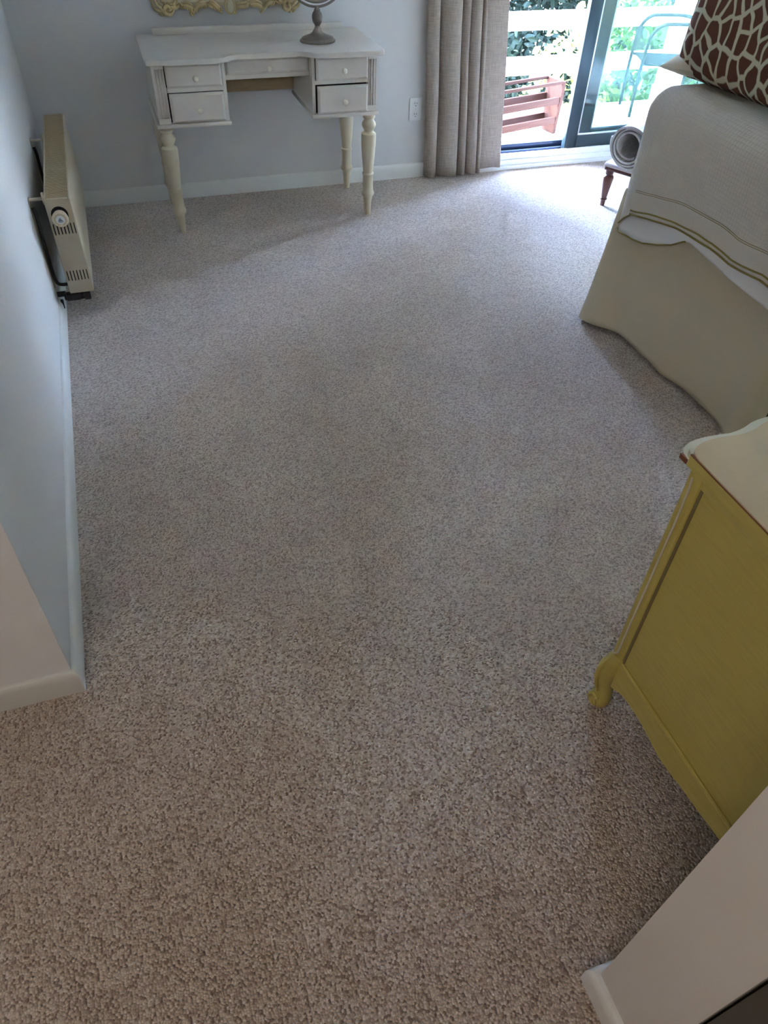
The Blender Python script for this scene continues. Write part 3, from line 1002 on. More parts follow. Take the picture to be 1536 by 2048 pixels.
for (a, b, c_, d, fl) in ((FX0 + .05, FZ0 + .016, XM - .035, FZ0 + .012, 1), (XM + .035, FZ0 + .012, FX1 - .05, FZ0 + .016, 1),
                          (FX0 + .05, FZ1 - .016, XM - .035, FZ1 - .012, -1), (XM + .035, FZ1 - .012, FX1 - .05, FZ1 - .016, -1),
                          (FX0 + .014, FZ0 + .06, FX0 + .014, FZ1 - .06, -1), (FX1 - .014, FZ0 + .06, FX1 - .014, FZ1 - .06, 1)):
    obj('scrollwork', ornament_run(a, b, c_, d, fl), GILT, fr, angle=60)
for sx_, sz_ in ((1, 1), (-1, 1), (1, -1), (-1, -1)):
    X0 = FX0 if sx_ > 0 else FX1
    Z0 = FZ0 if sz_ > 0 else FZ1
    bm = B()
    scroll(bm, X0 + sx_ * 0.030, Z0 + sz_ * 0.028, 0.040, math.pi * (0.75 if sx_ > 0 else 0.25), 0.9, sx_ * sz_, FY - 0.036, 0.0075)
    scroll(bm, X0 + sx_ * 0.058, Z0 + sz_ * 0.008, 0.026, 0.4, 1.2, -sx_, FY - 0.042, 0.008)
    for q in range(9):
        lobe(bm, X0 + sx_ * (0.012 + 0.011 * q), Z0 + sz_ * (0.030 - 0.028 * math.sin(q * 0.42)), 0.019, 0.0075, sx_ * sz_ * (1.1 - 0.28 * q), FY - 0.040)
    for q in range(6):
        a = q * 0.55 + 2.2
        lobe(bm, X0 + sx_ * (0.030 - 0.034 * math.cos(a * .6)), Z0 + sz_ * (0.030 - 0.036 * math.sin(a * .6)), 0.020, 0.008, -a * sx_ * sz_, FY - 0.034)
    lobe(bm, X0 + sx_ * 0.045, Z0 - sz_ * 0.012, 0.012, 0.010, 0.3, FY - 0.034)
    obj('corner_scroll', bm, GILT, fr, angle=60)
for Z0, sg in ((FZ0 + 0.014, 1), (FZ1 - 0.014, -1)):
    bm = B(); lobe(bm, XM + 0.007, Z0, 0.021, 0.028, 0, FY - 0.042, 0.012)
    ct = obj('cartouche', bm, CREAMF, fr, angle=60)
    bm = B(); tube(bm, [(XM + 0.007 + 0.023 * math.cos(a), FY - 0.044, Z0 + 0.030 * math.sin(a)) for a in np.linspace(0, 2 * math.pi, 33)[:-1]], 0.0042, 8, closed=True)
    obj('cartouche_rim', bm, GILT, ct)

# ================================================================== RADIATOR
ra = thing('radiator', 'cream enamel wall radiator with slotted end plate and round thermostat dial', 'radiator', (-0.30, 3.47, 0.11))
RX0, RX1, RY0, RY1, RZ0, RZ1 = -0.296, -0.204, 2.955, 3.995, 0.108, 0.475
bm = B()
bx(bm, RX1 - 0.008, RX1, RY0, RY1, RZ0, RZ1, 0.0035, 3)
bx(bm, RX0, RX0 + 0.006, RY0, RY1, RZ0, RZ1, 0.0025, 2)
bx(bm, RX0 + .014, RX1 - .014, RY1 - 0.012, RY1, RZ0, RZ1 - .002)
obj('panel', bm, RADP, ra)
for ya in (RY0 + 0.001, RY1 - 0.020):
    bm = B(); bx(bm, RX0 + 0.008, RX1 - 0.010, ya, ya + 0.019, RZ1 - 0.006, RZ1 + 0.001, 0.002)
    obj('top_cap', bm, RADP, ra)
bm = B()
yy = RY0 + 0.024
while yy < RY1 - 0.024:
    bx(bm, RX0 + 0.006, RX1 - 0.008, yy, yy + 0.0070, RZ1 - 0.014, RZ1 - 0.003)
    yy += 0.0125
setprops(obj('grille_slat', bm, RADG, ra), kind='stuff')
bm = B(); bx(bm, RX0 + 0.007, RX1 - 0.009, RY0 + 0.010, RY1 - 0.02, RZ0 + 0.02, RZ1 - 0.022); obj('core', bm, DARK, ra)
def holed_plate(xc, zc, holes, y0, y1):
    bm = B()
    V = {}
    def v(i, k):
        if (i, k) not in V:
            V[(i, k)] = bm.verts.new((xc[i], y0, zc[k]))
        return V[(i, k)]
    for i in range(len(xc) - 1):
        for k in range(len(zc) - 1):
            mx_, mz_ = (xc[i] + xc[i + 1]) / 2, (zc[k] + zc[k + 1]) / 2
            if any(a < mx_ < b and c_ < mz_ < d for a, b, c_, d in holes):
                continue
            bm.faces.new((v(i, k), v(i + 1, k), v(i + 1, k + 1), v(i, k + 1)))
    r = bmesh.ops.extrude_face_region(bm, geom=list(bm.faces))
    bmesh.ops.translate(bm, vec=(0, y1 - y0, 0), verts=[g for g in r['geom'] if isinstance(g, bmesh.types.BMVert)])
    return bm
px0, px1 = RX0 + 0.003, RX1 - 0.004
holes = []
for z0, z1 in ((0.346, 0.388), (0.160, 0.202)):
    for k in range(7):
        xc_ = -0.2865 + 0.0122 * k
        holes.append((xc_ - 0.0021, xc_ + 0.0021, z0, z1))
for z, in ((0.334,), (0.213,)):
    for xx in (-0.268, -0.232):
        holes.append((xx - 0.0014, xx + 0.0014, z - 0.0014, z + 0.0014))
xc = sorted({round(q, 5) for h in holes for q in h[:2]} | {px0, px1})
zc = sorted({round(q, 5) for h in holes for q in h[2:]} | {RZ0 + .001, RZ1 - 0.004})
obj('end_plate', holed_plate(xc, zc, holes, RY0 - 0.002, RY0 + 0.004), RADP, ra)
KC = (-0.2535, RY0 - 0.002, 0.416)
bm = B(); lathe(bm, [(0.0, 0.030), (-0.003, 0.030)], (KC[0], KC[1], KC[2] + 0.006), 28, 'Y'); obj('dial_recess', bm, DARK, ra)
bm = B(); lathe(bm, [(0.0, 0.024), (-0.010, 0.026), (-0.020, 0.0285), (-0.030, 0.0290), (-0.034, 0.0275), (-0.036, 0.0255)], KC, 36, 'Y')
dl = obj('thermostat_dial', bm, KNOBC, ra)
bm = B(); lathe(bm, [(-0.0345, 0.0150), (-0.0372, 0.0145)], KC, 28, 'Y'); obj('dial_disc', bm, DISCW, dl)
bm = B()
a_ = [bm.verts.new((KC[0] + x, KC[1] - 0.0378, KC[2] + z)) for x, z in ((-0.009, -0.005), (0.010, -0.005), (-0.001, 0.009))]
bm.faces.new(a_)
bx(bm, KC[0] - 0.008, KC[0] + 0.009, KC[1] - 0.0378, KC[1] - 0.0374, KC[2] - 0.0085, KC[2] - 0.0065)
obj('triangle_emblem', bm, GREYP, dl)
bm = B()
for k in range(26):
    a = 2 * math.pi * k / 26
    if k in (19, 20): continue
    r0 = 0.0185 + 0.002 * (k % 2)
    x, z = KC[0] + r0 * math.cos(a), KC[2] + r0 * math.sin(a)
    vs = bx(bm, x - 0.0011, x + 0.0011, KC[1] - 0.0366, KC[1] - 0.0358, z - 0.0016, z + 0.0016)
setprops(obj('dial_marking', bm, KNOBB, dl), kind='stuff')
for yb in (2.975, 3.64):
    bm = B()
    bx(bm, LX, RX0 + 0.004, yb, yb + 0.022, 0.470, 0.475, 0.001)
    bx(bm, RX0 - 0.006, RX0 + 0.003, yb, yb + 0.022, 0.455, 0.492, 0.001)
    bx(bm, LX, LX + 0.004, yb - 0.004, yb + 0.026, 0.13, 0.478, 0.001)
    br_ = obj('bracket', bm, RADP, ra)
    bm = B()
    tube(bm, smooth_path([(LX + 0.010, yb - 0.012, 0.452), (LX + 0.014, yb - 0.016, 0.42), (LX + 0.012, yb - 0.015, 0.33), (LX + 0.012, yb - 0.015, 0.22), (LX + 0.014, yb - 0.013, 0.165), (LX + 0.030, yb - 0.010, 0.145), (RX0 + 0.02, yb - 0.004, 0.143)], 5), 0.0065, 8)
    obj('pipe', bm, PIPE, ra)
bm = B()
tube(bm, [(LX + 0.002, 2.985, 0.095), (-0.315, 2.985, 0.095)], 0.011, 12)
obj('supply_pipe', bm, PIPE, ra)
bm = B()
lathe(bm, [(0.0, 0.014), (0.008, 0.014), (0.009, 0.0185), (0.058, 0.0185), (0.060, 0.0155), (0.075, 0.0150), (0.076, 0.0205), (0.096, 0.0205), (0.100, 0.018)], (-0.322, 2.972, 0.088), 20, 'X')
obj('valve', bm, VALVE, ra)
bm = B(); tube(bm, [(-0.336, 2.968, 0.080), (-0.337, 2.962, 0.045)], 0.006, 8); obj('drain_pipe', bm, PIPE, ra)

# ================================================================== BED
bd = thing('bed', 'high single bed with a plain beige linen bed skirt', 'bed', (2.8, 1.95, 0))
bm = B(); bx(bm, 1.90, 3.93, 1.53, 2.37, 0.03, 0.20, 0.01); obj('bed_base', bm, DARKW, bd)
bm = B(); bx(bm, 1.875, 3.95, 1.515, 2.385, 0.20, 0.48, 0.03, 3); obj('box_spring', bm, MATT, bd)
bm = B(); bx(bm, 1.86, 3.96, 1.505, 2.395, 0.481, 0.865, 0.06, 4); obj('mattress', bm, MATT, bd)

def interp(xs, ys, x):
    return float(np.interp(x, xs, ys))

def skirt_panel(hem, topz, name, ins=(0, 0)):
    """hem = list of (x, y) at the floor and (x, y) at the top"""
    lowp = smooth_path([(a[0], a[1], 0) for a, b in hem], 10)
    topp = smooth_path([(b[0], b[1], 0) for a, b in hem], 10)
    bm = B()
    P = []
    n = 26
    for lo__, t in zip(lowp, topp):
        row = []
        for j in range(n + 1):
            f = j / n
            g_ = f ** 0.85
            p = lo__.lerp(t, g_)
            wv = 0.010 * noise.noise(Vector((p.x * 3, p.y * 4.5, f * 1.6 + 3))) + 0.0055 * noise.noise(Vector((p.x * 9, p.y * 12 + f * 5, f * 4)))
            z = 0.020 + (topz - 0.020) * f
            if j == 0:
                z += 0.004 * noise.noise(Vector((p.x * 5, p.y * 7, 0)))
            row.append((p.x - wv * (1 - 0.5 * f), p.y - wv * 0.6 * (1 - 0.5 * f), z))
        P.append(row)
    sheet_grid(bm, P)
    o = obj(name, bm, SKIRT, bd, angle=80)
    solidify(o, 0.003)
    return o
skirt_panel([((1.905, 1.470), (1.93, 1.490)), ((1.865, 1.468), (1.88, 1.492)), ((1.820, 1.480), (1.845, 1.505)), ((1.803, 1.513), (1.838, 1.53)), ((1.836, 1.612), (1.845, 1.62)), ((1.839, 1.768), (1.845, 1.77)),
             ((1.817, 1.900), (1.845, 1.90)), ((1.816, 2.019), (1.845, 2.02)), ((1.808, 2.212), (1.840, 2.21)), ((1.762, 2.290), (1.835, 2.32)), ((1.740, 2.325), (1.832, 2.37)), ((1.724, 2.383), (1.832, 2.425)),
             ((1.79, 2.425), (1.85, 2.445)), ((1.92, 2.44), (1.92, 2.445)), ((2.3, 2.46), (2.3, 2.445)), ((3.0, 2.44), (3.0, 2.43)), ((3.9, 2.44), (3.9, 2.43))], 0.52, 'bed_skirt')
skirt_panel([((1.935, 1.478), (1.945, 1.495)), ((2.3, 1.470), (2.3, 1.495)), ((3.0, 1.475), (3.0, 1.495)), ((3.9, 1.475), (3.9, 1.495))], 0.52, 'bed_skirt')

# coverlet: perimeter path with rounded corners; rows go from the top over the edge and down to the hem
AY = [1.40, 1.55, 1.62, 1.70, 1.766, 1.868, 1.975, 2.065, 2.20, 2.269, 2.296]
AZ = [0.538, 0.540, 0.545, 0.536, 0.530, 0.537, 0.531, 0.525, 0.502, 0.490, 0.486]
def coverlet():
    t = thing('coverlet', 'cream quilted coverlet with olive piped hem draped over the bed', 'coverlet', (2.8, 1.95, 0.89))
    per = []     # (x, y, nx, ny, hem z, pleat)
    XL, YN, YF_, R_ = 1.803, 1.478, 2.428, 0.075
    for x in np.linspace(3.6, XL + R_, 16)[:-1]:
        per.append((x, YN, 0, -1, 0.50, 0))
    for a in np.linspace(-math.pi / 2, -math.pi, 9):
        per.append((XL + R_ + R_ * math.cos(a), YN + R_ + R_ * math.sin(a), math.cos(a), math.sin(a), 0.538, 0))
    ys = list(np.linspace(YN + R_ + 0.01, 2.28, 60)) + [2.286, 2.291, 2.295, 2.2975, 2.300, 2.306, 2.315, 2.325]
    for yv in ys:
        if yv <= 2.296:
            pl = max(0.0, (yv - 2.06) / 0.236) ** 1.6
            hz = interp(AY, AZ, yv)
        else:
            pl = max(0.0, 1 - (yv - 2.295) / 0.004)
            hz = interp([2.296, 2.31, 2.36], [0.486, 0.478, 0.440], yv)
        per.append((XL, yv, -1, 0, hz, pl))
    for a in np.linspace(math.pi, math.pi / 2, 12):
        per.append((XL + R_ + R_ * math.cos(a), YF_ - R_ + R_ * math.sin(a), math.cos(a), math.sin(a), interp([1.57, 2.2, 2.75, 3.15], [0.395, 0.395, 0.415, 0.447], a), 0))
    for x in np.linspace(XL + R_ + 0.03, 3.6, 18):
        per.append((x, YF_, 0, 1, 0.42, 0))
    ARC = 0.095
    TOP = 0.896
    def crease(a, yv, z):
        k = max(0.0, min(1.0, (yv - 1.95) / 0.3)) * max(0.0, min(1.0, (TOP + 0.02 - z) / 0.10)) * max(0.0, min(1.0, (z - 0.45) / 0.15))
        return 0.0055 * k * (abs(math.sin(a * 34 + 3.0 * noise.noise(Vector((a * 4, z * 2, 2))))) ** 0.6 - 0.6)
    rows = []
    P, UV = [], []
    acc = 0.0
    prev = None
    for (x, yv, nx, ny, hz, pl) in per:
        if prev is not None:
            acc += math.hypot(x - prev[0], yv - prev[1])
        prev = (x, yv)
        row, uvr = [], []
        s = 0.0
        last = None
        prof = [(0.20, TOP + 0.004), (0.17, TOP + 0.003)]
        for a in np.linspace(0, math.pi / 2, 10):
            prof.append((ARC * (1 - math.sin(a)), TOP - ARC * (1 - math.cos(a)) * 0.95))
        zt = prof[-1][1]
        for q in np.linspace(0, 1, 34)[1:]:
            prof.append((0.0, zt + (hz - zt) * q))
        for (ins, z) in prof:
            zb = max(0, min(1, (TOP - 0.06 - z) / 0.16))
            o_ = -ins + 0.030 * pl * zb + crease(acc, yv, z)
            dn = max(0, (TOP - z))
            o_ += 0.006 * noise.noise(Vector((x * 7, yv * 7, z * 2.5))) * min(1, dn * 3) + 0.012 * dn * (0.5 + 0.5 * math.sin(acc * 21 + 2 * math.sin(acc * 5))) * 0.35
            p = (x + nx * o_, yv + ny * o_, z)
            if ins > 0.0:
                p = (max(p[0], XL + ins), min(max(p[1], YN + ins), YF_ - ins), z)
            if last:
                s += math.dist(last, p)
            last = p
            row.append(p); uvr.append((acc, s))
        P.append(row); UV.append(uvr)
    bm = B()
    V = sheet_grid(bm, P, UV)
    # flat top cap
    lay = bm.loops.layers.uv.verify()
    f = bm.faces.new([r[0] for r in V])
    for lp in f.loops:
        lp[lay].uv = (lp.vert.co.y, lp.vert.co.x)
    # plain hem band gets its own material
    for fc in bm.faces:
        if fc is f: continue
        cc = fc.calc_center_median()
        if cc.x < 1.86 and cc.z < interp(AY, AZ, cc.y) + 0.082 and cc.y < 2.30:
            fc.material_index = 1
    o = obj('cloth', bm, [COVER, COVERH], t, angle=75)
    solidify(o, 0.004, 0.0)
    idx = [i for i, q in enumerate(per) if q[2] < -0.9 and q[1] <= 2.2965 and q[1] > 1.5]
    def along(dz, out, wob, seed):
        pts = []
        for i in idx:
            x, yv, nx, ny, hz, pl = per[i]
            # nearest row in the profile at that height
            z = hz + dz + wob * noise.noise(Vector((yv * 9, seed, 0))) * 1.3
            q = min(P[i], key=lambda p: abs(p[2] - z) if p[2] < 0.75 else 9)
            pts.append((q[0] - out, yv, z))
        return pts
    bm = B(); tube(bm, along(0.000, 0.0035, 0.0, 1), 0.0032, 8); obj('hem_piping', bm, OLIVE, t)
    bm = B(); tube(bm, along(0.0165, 0.0038, 0.005, 2), 0.0030, 8); obj('hem_piping', bm, OLIVE, t)
    bm = B(); tube(bm, along(0.080, 0.0022, 0.003, 3), 0.0010, 6); tube(bm, along(0.086, 0.0022, 0.003, 3), 0.0010, 6); obj('hem_stitching', bm, OLIVE, t)
    # piping around the dropped corner
    ci = [i for i, q in enumerate(per) if q[1] > 2.2965 and (q[0] < 1.95)]
    bm = B(); tube(bm, smooth_path([(P[i][-1][0] + per[i][2] * .005, P[i][-1][1] + per[i][3] * .005, P[i][-1][2]) for i in ci[::1]], 2), 0.0030, 8)
    obj('hem_piping', bm, OLIVE, t)
    return t
coverlet()

def sheet_flap():
    """white sheet hanging below the coverlet with a piped curved corner"""
    t = thing('bed_sheet', 'white sheet showing below the coverlet hem with an olive piped corner', 'sheet', (1.81, 1.95, 0.45))
    ys = [1.44, 1.551, 1.65, 1.752, 1.85, 1.917, 1.97, 1.996, 2.05, 2.12, 2.198, 2.26, 2.304, 2.325, 2.332]
    zs = [0.476, 0.482, 0.486, 0.490, 0.500, 0.507, 0.512, 0.506, 0.470, 0.440, 0.413, 0.402, 0.399, 0.415, 0.440]
    P = []
    edge = []
    path = [(1.812, yv, 0.0) for yv in np.linspace(1.46, 2.335, 90)] + [(1.812 + 0.078 * (1 - math.cos(a)), 2.335 + 0.078 * math.sin(a), a) for a in np.linspace(0.1, 1.25, 9)]
    ys = ys[:13] + [2.335, 2.36, 2.40, 2.43]
    zs = zs[:13] + [0.394, 0.391, 0.390, 0.396]
    for x0, yv, ca in path:
        zb = interp(ys, zs, yv)
        row = []
        cz = max(0, min(1, (yv - 1.98) / 0.25)) * (1 - 0.45 * ca / 1.25)
        for j in range(9):
            f = j / 8
            z = 0.56 + (zb - 0.56) * f
            row.append((x0 + 0.010 * cz * (1 - f) - (0.024 * cz * f ** 3 + 0.012 * (1 - cz) * f) * math.cos(ca), yv + 0.016 * f * math.sin(ca), z))
        P.append(row)
        if yv > 1.985:
            edge.append(row[-1])
    bm = B(); sheet_grid(bm, P)
    o = obj('cloth', bm, SHEET, t, angle=75)
    solidify(o, 0.002)
    bm = B(); tube(bm, [(a - 0.002, b, c_) for a, b, c_ in edge], 0.0030, 8); obj('piping', bm, OLIVE, t)
sheet_flap()

# pillows
def pillow_mesh(w_, h_, t_, n=40, ex=3.2, pinch=0.05):
    """two bulging faces meeting in a seam; local x = width, y = height, z = thickness; uv in metres"""
    bm = B()
    lay = bm.loops.layers.uv.verify()
    sides = []
    for sg in (1, -1):
        G = []
        for i in range(n + 1):
            row = []
            for j in range(n + 1):
                a, b = -1 + 2 * i / n, -1 + 2 * j / n
                k = max(0.0, (1 - abs(a) ** ex)) ** 0.55 * max(0.0, (1 - abs(b) ** ex)) ** 0.55
                x = a * w_ / 2 * (1 - pinch * (1 - b * b) * abs(a) ** 2)
                y_ = b * h_ / 2 * (1 - pinch * (1 - a * a) * abs(b) ** 2)
                row.append(((x, y_, sg * t_ / 2 * k), (x, y_)))
            G.append(row)
        sides.append(G)
    for sg, G in zip((1, -1), sides):
        V = [[bm.verts.new(p[0]) for p in row] for row in G]
        for i in range(n):
            for j in range(n):
                q = ((i, j), (i + 1, j), (i + 1, j + 1), (i, j + 1))
                f = bm.faces.new([V[a][b] for a, b in q])
                for lp, (a, b) in zip(f.loops, q):
                    lp[lay].uv = (G[a][b][1][0] + (0 if sg > 0 else 2.0), G[a][b][1][1])
    bmesh.ops.remove_doubles(bm, verts=bm.verts, dist=1e-5)
    return bm
bm = pillow_mesh(0.72, 0.66, 0.20, pinch=0.02, ex=5)
# local x -> -Y (towards the camera side), local y -> up, local z -> -X
M = Matrix.Translation((2.022, 2.115, 1.228)) @ Matrix.Rotation(math.radians(5), 4, 'Z') @ Matrix.Rotation(math.radians(8), 4, 'Y') @ Matrix(((0, 0, -1, 0), (-1, 0, 0, 0), (0, 1, 0, 0), (0, 0, 0, 1)))
bmesh.ops.transform(bm, matrix=M, verts=bm.verts)
setprops(obj('pillow', bm, GIRAFFE, angle=70, origin=(2.022, 2.115, 1.228)), 'large brown and cream giraffe print pillow standing upright on the bed', 'pillow')
bm = pillow_mesh(0.50, 0.46, 0.085, pinch=0.09)
M = Matrix.Translation((2.16, 2.40, 0.944)) @ Matrix.Rotation(math.radians(40), 4, 'Z') @ Matrix.Rotation(math.radians(-1), 4, 'Y')
bmesh.ops.transform(bm, matrix=M, verts=bm.verts)
setprops(obj('pillow', bm, PILLC, angle=70, origin=(2.16, 2.40, 0.944)), 'cream pillow with one corner poking out behind the giraffe print pillow', 'pillow')

# ================================================================== BENCH AND RUG ROLL
BA = math.atan2(0.493, 0.87)
bn = thing('footstool_bench', 'low upholstered bench with turned mahogany legs between bed and door', 'bench', (2.440, 3.480, 0), BA)
BL, BW = 0.92, 0.42          # length along local x, width along -y
bm = B(); bx(bm, 0, BL, -BW, 0, 0.203, 0.228, 0.011, 3); obj('seat', bm, BENCHF, bn, local=True)
bm = B(); bx(bm, 0.006, BL - 0.006, -BW + 0.006, -0.006, 0.188, 0.204, 0.004); obj('rail', bm, MAHOG, bn, local=True)
LP = [(0.0, 0.0115), (0.030, 0.0130), (0.033, 0.0185), (0.040, 0.0185), (0.043, 0.0150), (0.090, 0.0215), (0.130, 0.0265), (0.150, 0.0275), (0.158, 0.0240), (0.163, 0.0185), (0.170, 0.0215), (0.190, 0.0215)]
for lx, ly in ((0.030, -0.030), (0.030, -BW + 0.030), (BL - 0.030, -0.030), (BL - 0.030, -BW + 0.030)):
    bm = B(); lathe(bm, LP, (lx, ly, 0), 20); obj('leg', bm, MAHOG, bn, local=True, angle=50)
# rolled rug: a spiral section swept along the bench
rg = thing('rolled_rug', 'grey patterned rug rolled up and lying on the bench', 'rug', (2.440, 3.480, 0.336), BA)
def rug():
    R0, R1, T = 0.055, 0.106, 0.0105
    turns = 3.4
    n = 150
    Lr = 0.93
    yc = -0.128
    inner, outer, us = [], [], []
    u_ = 0
    for k in range(n + 1):
        t = k / n
        a = 2 * math.pi * turns * t - 2.3
        r = R0 + (R1 - R0) * t
        wob = 1 + 0.030 * math.sin(2 * a + 1.0) + 0.018 * math.sin(3.1 * a)
        sq = 0.94
        inner.append((r * wob * math.cos(a) * 0.97, r * wob * math.sin(a)))
        ro = r + T
        outer.append((ro * wob * math.cos(a) * 0.97, ro * wob * math.sin(a)))
        us.append(u_)
        u_ += r * 2 * math.pi * turns / n
    bm = B()
    lay = bm.loops.layers.uv.verify()
    def offs(k, end):
        return (0.010 * math.sin(k * 0.09 + 1.0) + 0.008 * math.sin(k * 0.31)) * (1 if end == 0 else -1)
    secs = []
    for s, xx in enumerate((-0.03, 0.10, 0.5, Lr - 0.05)):
        end = 0 if s == 0 else (1 if s == 3 else None)
        Ri = [bm.verts.new((xx + (offs(k, end) if end is not None else 0), yc + p[0], p[1])) for k, p in enumerate(inner)]
        Ro = [bm.verts.new((xx + (offs(k, end) if end is not None else 0), yc + p[0], p[1])) for k, p in enumerate(outer)]
        secs.append((xx, Ri, Ro))
    def face(vs, uvs, mi):
        f = bm.faces.new(vs)
        f.material_index = mi
        for lp, q in zip(f.loops, uvs):
            lp[lay].uv = q
    for (x0, i0, o0), (x1, i1, o1) in zip(secs, secs[1:]):
        for k in range(n):
            face((i0[k], i0[k + 1], i1[k + 1], i1[k]), ((us[k], x0), (us[k + 1], x0), (us[k + 1], x1), (us[k], x1)), 1)
            face((o0[k], o1[k], o1[k + 1], o0[k + 1]), ((us[k], x0), (us[k], x1), (us[k + 1], x1), (us[k + 1], x0)), 0)
    for (xx, Ri, Ro), fl in ((secs[0], 1), (secs[-1], -1)):
        for k in range(n):
            vs = (Ri[k], Ro[k], Ro[k + 1], Ri[k + 1])
            face(vs if fl > 0 else vs[::-1], ((us[k], 0), (us[k], T), (us[k + 1], T), (us[k + 1], 0)), 1)
    for (a, b) in zip(secs, secs[1:]):
        face((a[1][0], b[1][0], b[2][0], a[2][0]), ((0, 0),) * 4, 1)
        face((a[1][n], a[2][n], b[2][n], b[1][n]), ((0, 0),) * 4, 1)
    return bm
obj('rug_roll', rug(), [RUGM, RUGB], rg, local=True, angle=50)

# ================================================================== DRESSER
dr = thing('dresser', 'antiqued ochre yellow dresser with a cream top and scrolled feet', 'dresser', (1.35, 0.47, 0))
SX, DW = 0.835, 1.75           # side plane, far end
YB, YFp = 0.215, 0.735
def top_front(off=0.0):
    """serpentine front edge of the top slab, x from the left end"""
    pts = [(0.832, 0.735), (0.836, 0.752), (0.850, 0.766), (0.875, 0.775), (0.91, 0.777), (0.95, 0.774), (0.985, 0.780), (1.02, 0.792), (1.08, 0.797), (1.29, 0.800), (1.50, 0.797), (1.56, 0.792), (1.60, 0.780), (1.64, 0.774), (1.68, 0.777), (1.715, 0.775), (1.74, 0.766), (1.754, 0.752), (1.758, 0.735)]
    return [(p.x, p.y + off) for p in smooth_path([(x, y, 0) for x, y in pts], 4)]
def slab(bm, off, z0, z1, inset=0.0):
    f = top_front(off)
    ol = [(0.832 + inset, YB)] + [(max(0.832 + inset, min(1.758 - inset, x)), y) for x, y in f] + [(1.758 - inset, YB)]
    return prism(bm, ol[::-1], z0, z1)
bm = B(); slab(bm, -0.012, 0.7785, 0.783)
obj('top_panel', bm, DRESST, dr)
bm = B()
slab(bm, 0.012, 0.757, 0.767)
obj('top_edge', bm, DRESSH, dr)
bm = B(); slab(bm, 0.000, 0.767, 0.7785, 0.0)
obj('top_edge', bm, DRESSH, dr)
bm = B()
bx(bm, 0.830, 0.834, YB, 0.741, 0.757, 0.7785)                       # yellow painted side of the slab
obj('top_side_band', bm, DRESS, dr)
bm = B(); bx(bm, 0.8305, 0.835, YB, 0.742, 0.7785, 0.7805); obj('worn_top_edge', bm, BROWNE, dr)
bm = B(); bx(bm, 0.8295, 0.834, 0.744, 0.763, 0.757, 0.7668); obj('worn_corner', bm, BROWNE, dr)
# side panel, recessed between post and rails
bm = B(); bx(bm, SX + 0.008, SX + 0.022, YB, 0.700, 0.205, 0.757); obj('side_panel', bm, DRESS, dr)
bm = B(); bx(bm, SX + 0.001, SX + 0.010, YB, 0.7, 0.735, 0.757, 0.002); obj('top_rail', bm, DRESS, dr)
# bottom rail with bead and scalloped apron
bm = B()
pts = []
zlow = [(0.700, 0.112), (0.690, 0.116), (0.665, 0.131), (0.640, 0.137), (0.600, 0.139), (0.545, 0.131), (0.506, 0.125), (0.465, 0.129), (0.432, 0.136), (0.381, 0.141), (0.325, 0.150), (0.27, 0.150), (YB, 0.12)]
yl = [p[0] for p in zlow]
P0 = [[(SX + 0.002, yv, zv), (SX + 0.002, yv, 0.200), (SX + 0.020, yv, 0.200), (SX + 0.020, yv, zv)] for yv, zv in [(p.x, p.y) for p in smooth_path([(a, b, 0) for a, b in zlow], 5)]]
V = sheet_grid(bm, [r + [r[0]] for r in P0])
bmesh.ops.remove_doubles(bm, verts=bm.verts, dist=1e-6)
obj('side_apron', bm, DRESS, dr)
bm = B(); tube(bm, [(SX + 0.004, YB, 0.204), (SX + 0.004, 0.697, 0.204)], 0.0050, 8); obj('rail_bead', bm, DRESS, dr)
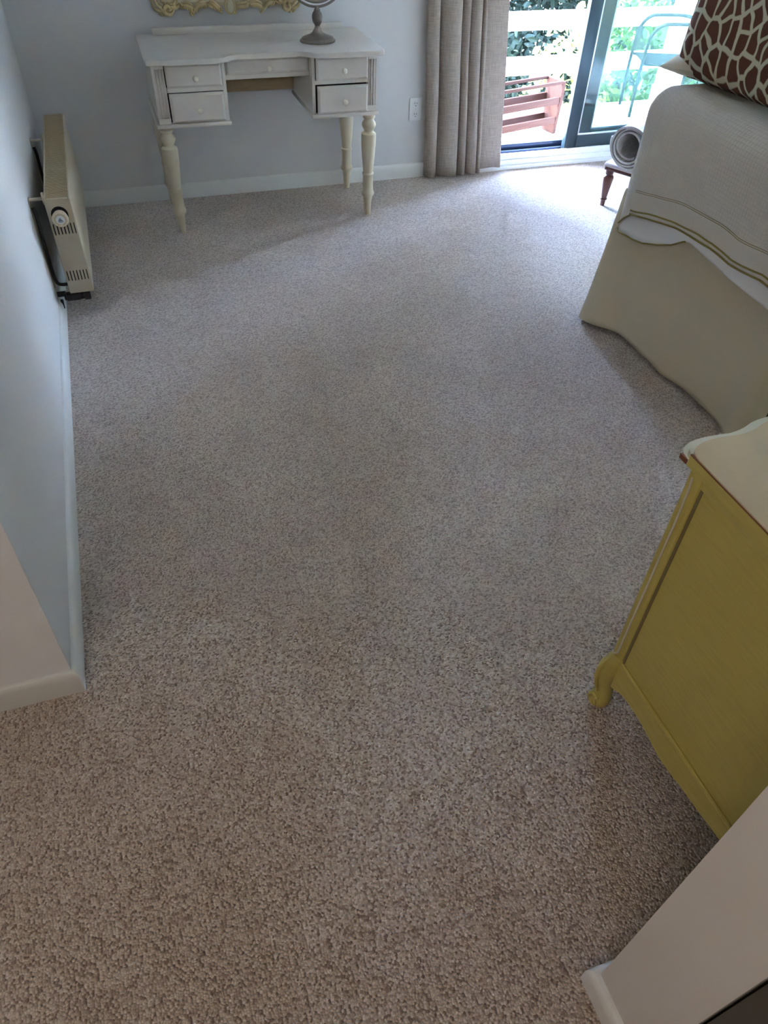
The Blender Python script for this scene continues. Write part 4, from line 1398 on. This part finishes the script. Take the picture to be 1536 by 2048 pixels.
# front corner posts with raised bead, groove strip and scroll foot
def corner(xs, sg):
    bm = B()
    x0, x1 = (xs, xs + 0.045) if sg > 0 else (xs - 0.045, xs)
    bx(bm, x0, x1, 0.7005, YFp, 0.13, 0.757, 0.006, 3)
    post = obj('corner_post', bm, DRESS, dr)
    if sg > 0:
        bm = B()
        tube(bm, smooth_path([(xs - .0005, 0.722, 0.742), (xs - .0015, 0.718, 0.715), (xs - .0015, 0.7165, 0.64), (xs - .0015, 0.7165, 0.50), (xs - .0015, 0.7165, 0.36), (xs - .0015, 0.7165, 0.240), (xs - .0015, 0.719, 0.222), (xs - .0012, 0.726, 0.212), (xs - .0005, 0.733, 0.214)], 5), 0.0022, 8)
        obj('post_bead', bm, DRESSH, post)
        bm = B(); bx(bm, xs + 0.0055, xs + 0.012, 0.6945, 0.7010, 0.135, 0.752); obj('groove', bm, DRESSG, post)
    # cabriole foot: loft of rings
    cx0 = xs + sg * 0.020
    rings = [(0.215, 0.000, 0.000, 0.026, 0.020), (0.190, -0.004, 0.004, 0.029, 0.024), (0.160, -0.008, 0.010, 0.030, 0.027), (0.130, -0.010, 0.014, 0.028, 0.026), (0.100, -0.008, 0.013, 0.023, 0.022), (0.070, -0.004, 0.008, 0.019, 0.019), (0.045, -0.004, 0.006, 0.020, 0.021), (0.026, -0.006, 0.008, 0.023, 0.026), (0.010, -0.006, 0.010, 0.021, 0.024), (0.0, -0.005, 0.009, 0.016, 0.019)]
    bm = B()
    n = 20
    RR = []
    for z, dx, dy, rx, ry in rings:
        RR.append([bm.verts.new((cx0 + sg * dx + rx * math.cos(2 * math.pi * k / n), 0.716 + dy + ry * math.sin(2 * math.pi * k / n), z)) for k in range(n)])
    for a, b in zip(RR, RR[1:]):
        for k in range(n):
            bm.faces.new((a[k], a[(k + 1) % n], b[(k + 1) % n], b[k]))
    bm.faces.new(RR[0]); bm.faces.new(RR[-1][::-1])
    foot = obj('leg', bm, DRESS, post if False else dr, angle=60)
    # leaf carved down the knee and volute on the toe
    bm = B()
    tube(bm, smooth_path([(cx0 - sg * 0.026, 0.722, 0.205), (cx0 - sg * 0.036, 0.730, 0.165), (cx0 - sg * 0.037, 0.733, 0.125), (cx0 - sg * 0.029, 0.732, 0.085), (cx0 - sg * 0.023, 0.726, 0.055)], 4), [0.002 + 0.0045 * math.sin(math.pi * q / 16) for q in range(17)], 7)
    for s2 in (1, -1):
        pts_, rd = [], []
        for k in range(24):
            t = k / 23
            a = 2.2 - 2 * math.pi * 1.3 * t
            r = 0.019 * (1 - 0.75 * t)
            pts_.append((cx0 - sg * (0.026 - 0.004 * abs(0)) - sg * 0.003 * t, 0.724 + r * math.cos(a), 0.023 + r * math.sin(a)))
            rd.append(0.0055 * (1 - 0.5 * t))
        if s2 > 0:
            tube(bm, pts_, rd, 7)
    obj('foot_carving', bm, DRESS, foot, angle=60)
corner(SX, 1)
corner(DW + 0.005, -1)
for xs in (SX + 0.022, DW - 0.022):
    bm = B(); lathe(bm, [(0, 0.016), (0.06, 0.018), (0.13, 0.024), (0.21, 0.024)], (xs, YB + 0.03, 0), 14); obj('leg', bm, DRESS, dr)
bm = B(); bx(bm, DW - 0.017, DW - 0.003, YB, 0.700, 0.13, 0.757); obj('side_panel', bm, DRESS, dr)
bm = B(); bx(bm, SX + 0.022, DW - 0.017, YB, YB + 0.01, 0.13, 0.757); obj('back_panel', bm, DRESS, dr)
bm = B(); bx(bm, SX + 0.045, DW - 0.040, 0.69, 0.700, 0.13, 0.757); obj('front_frame', bm, DRESS, dr)
for k, (z0, z1) in enumerate(((0.150, 0.335), (0.345, 0.540), (0.550, 0.745))):
    ol = [(p[0], p[1] - 0.038) for p in top_front() if SX + 0.05 < p[0] < DW - 0.045]
    bm = B(); prism(bm, [(ol[0][0], 0.701)] + ol[:] + [(ol[-1][0], 0.701)], z0, z1)
    d = obj('drawer', bm, DRESS, dr)
    for xk in (1.10, 1.49):
        bm = B(); lathe(bm, [(0, 0.008), (0.012, 0.007), (0.018, 0.015), (0.026, 0.014), (0.030, 0.006)], (xk, 0.757, (z0 + z1) / 2), 14, 'Y'); obj('knob', bm, GILT, d)
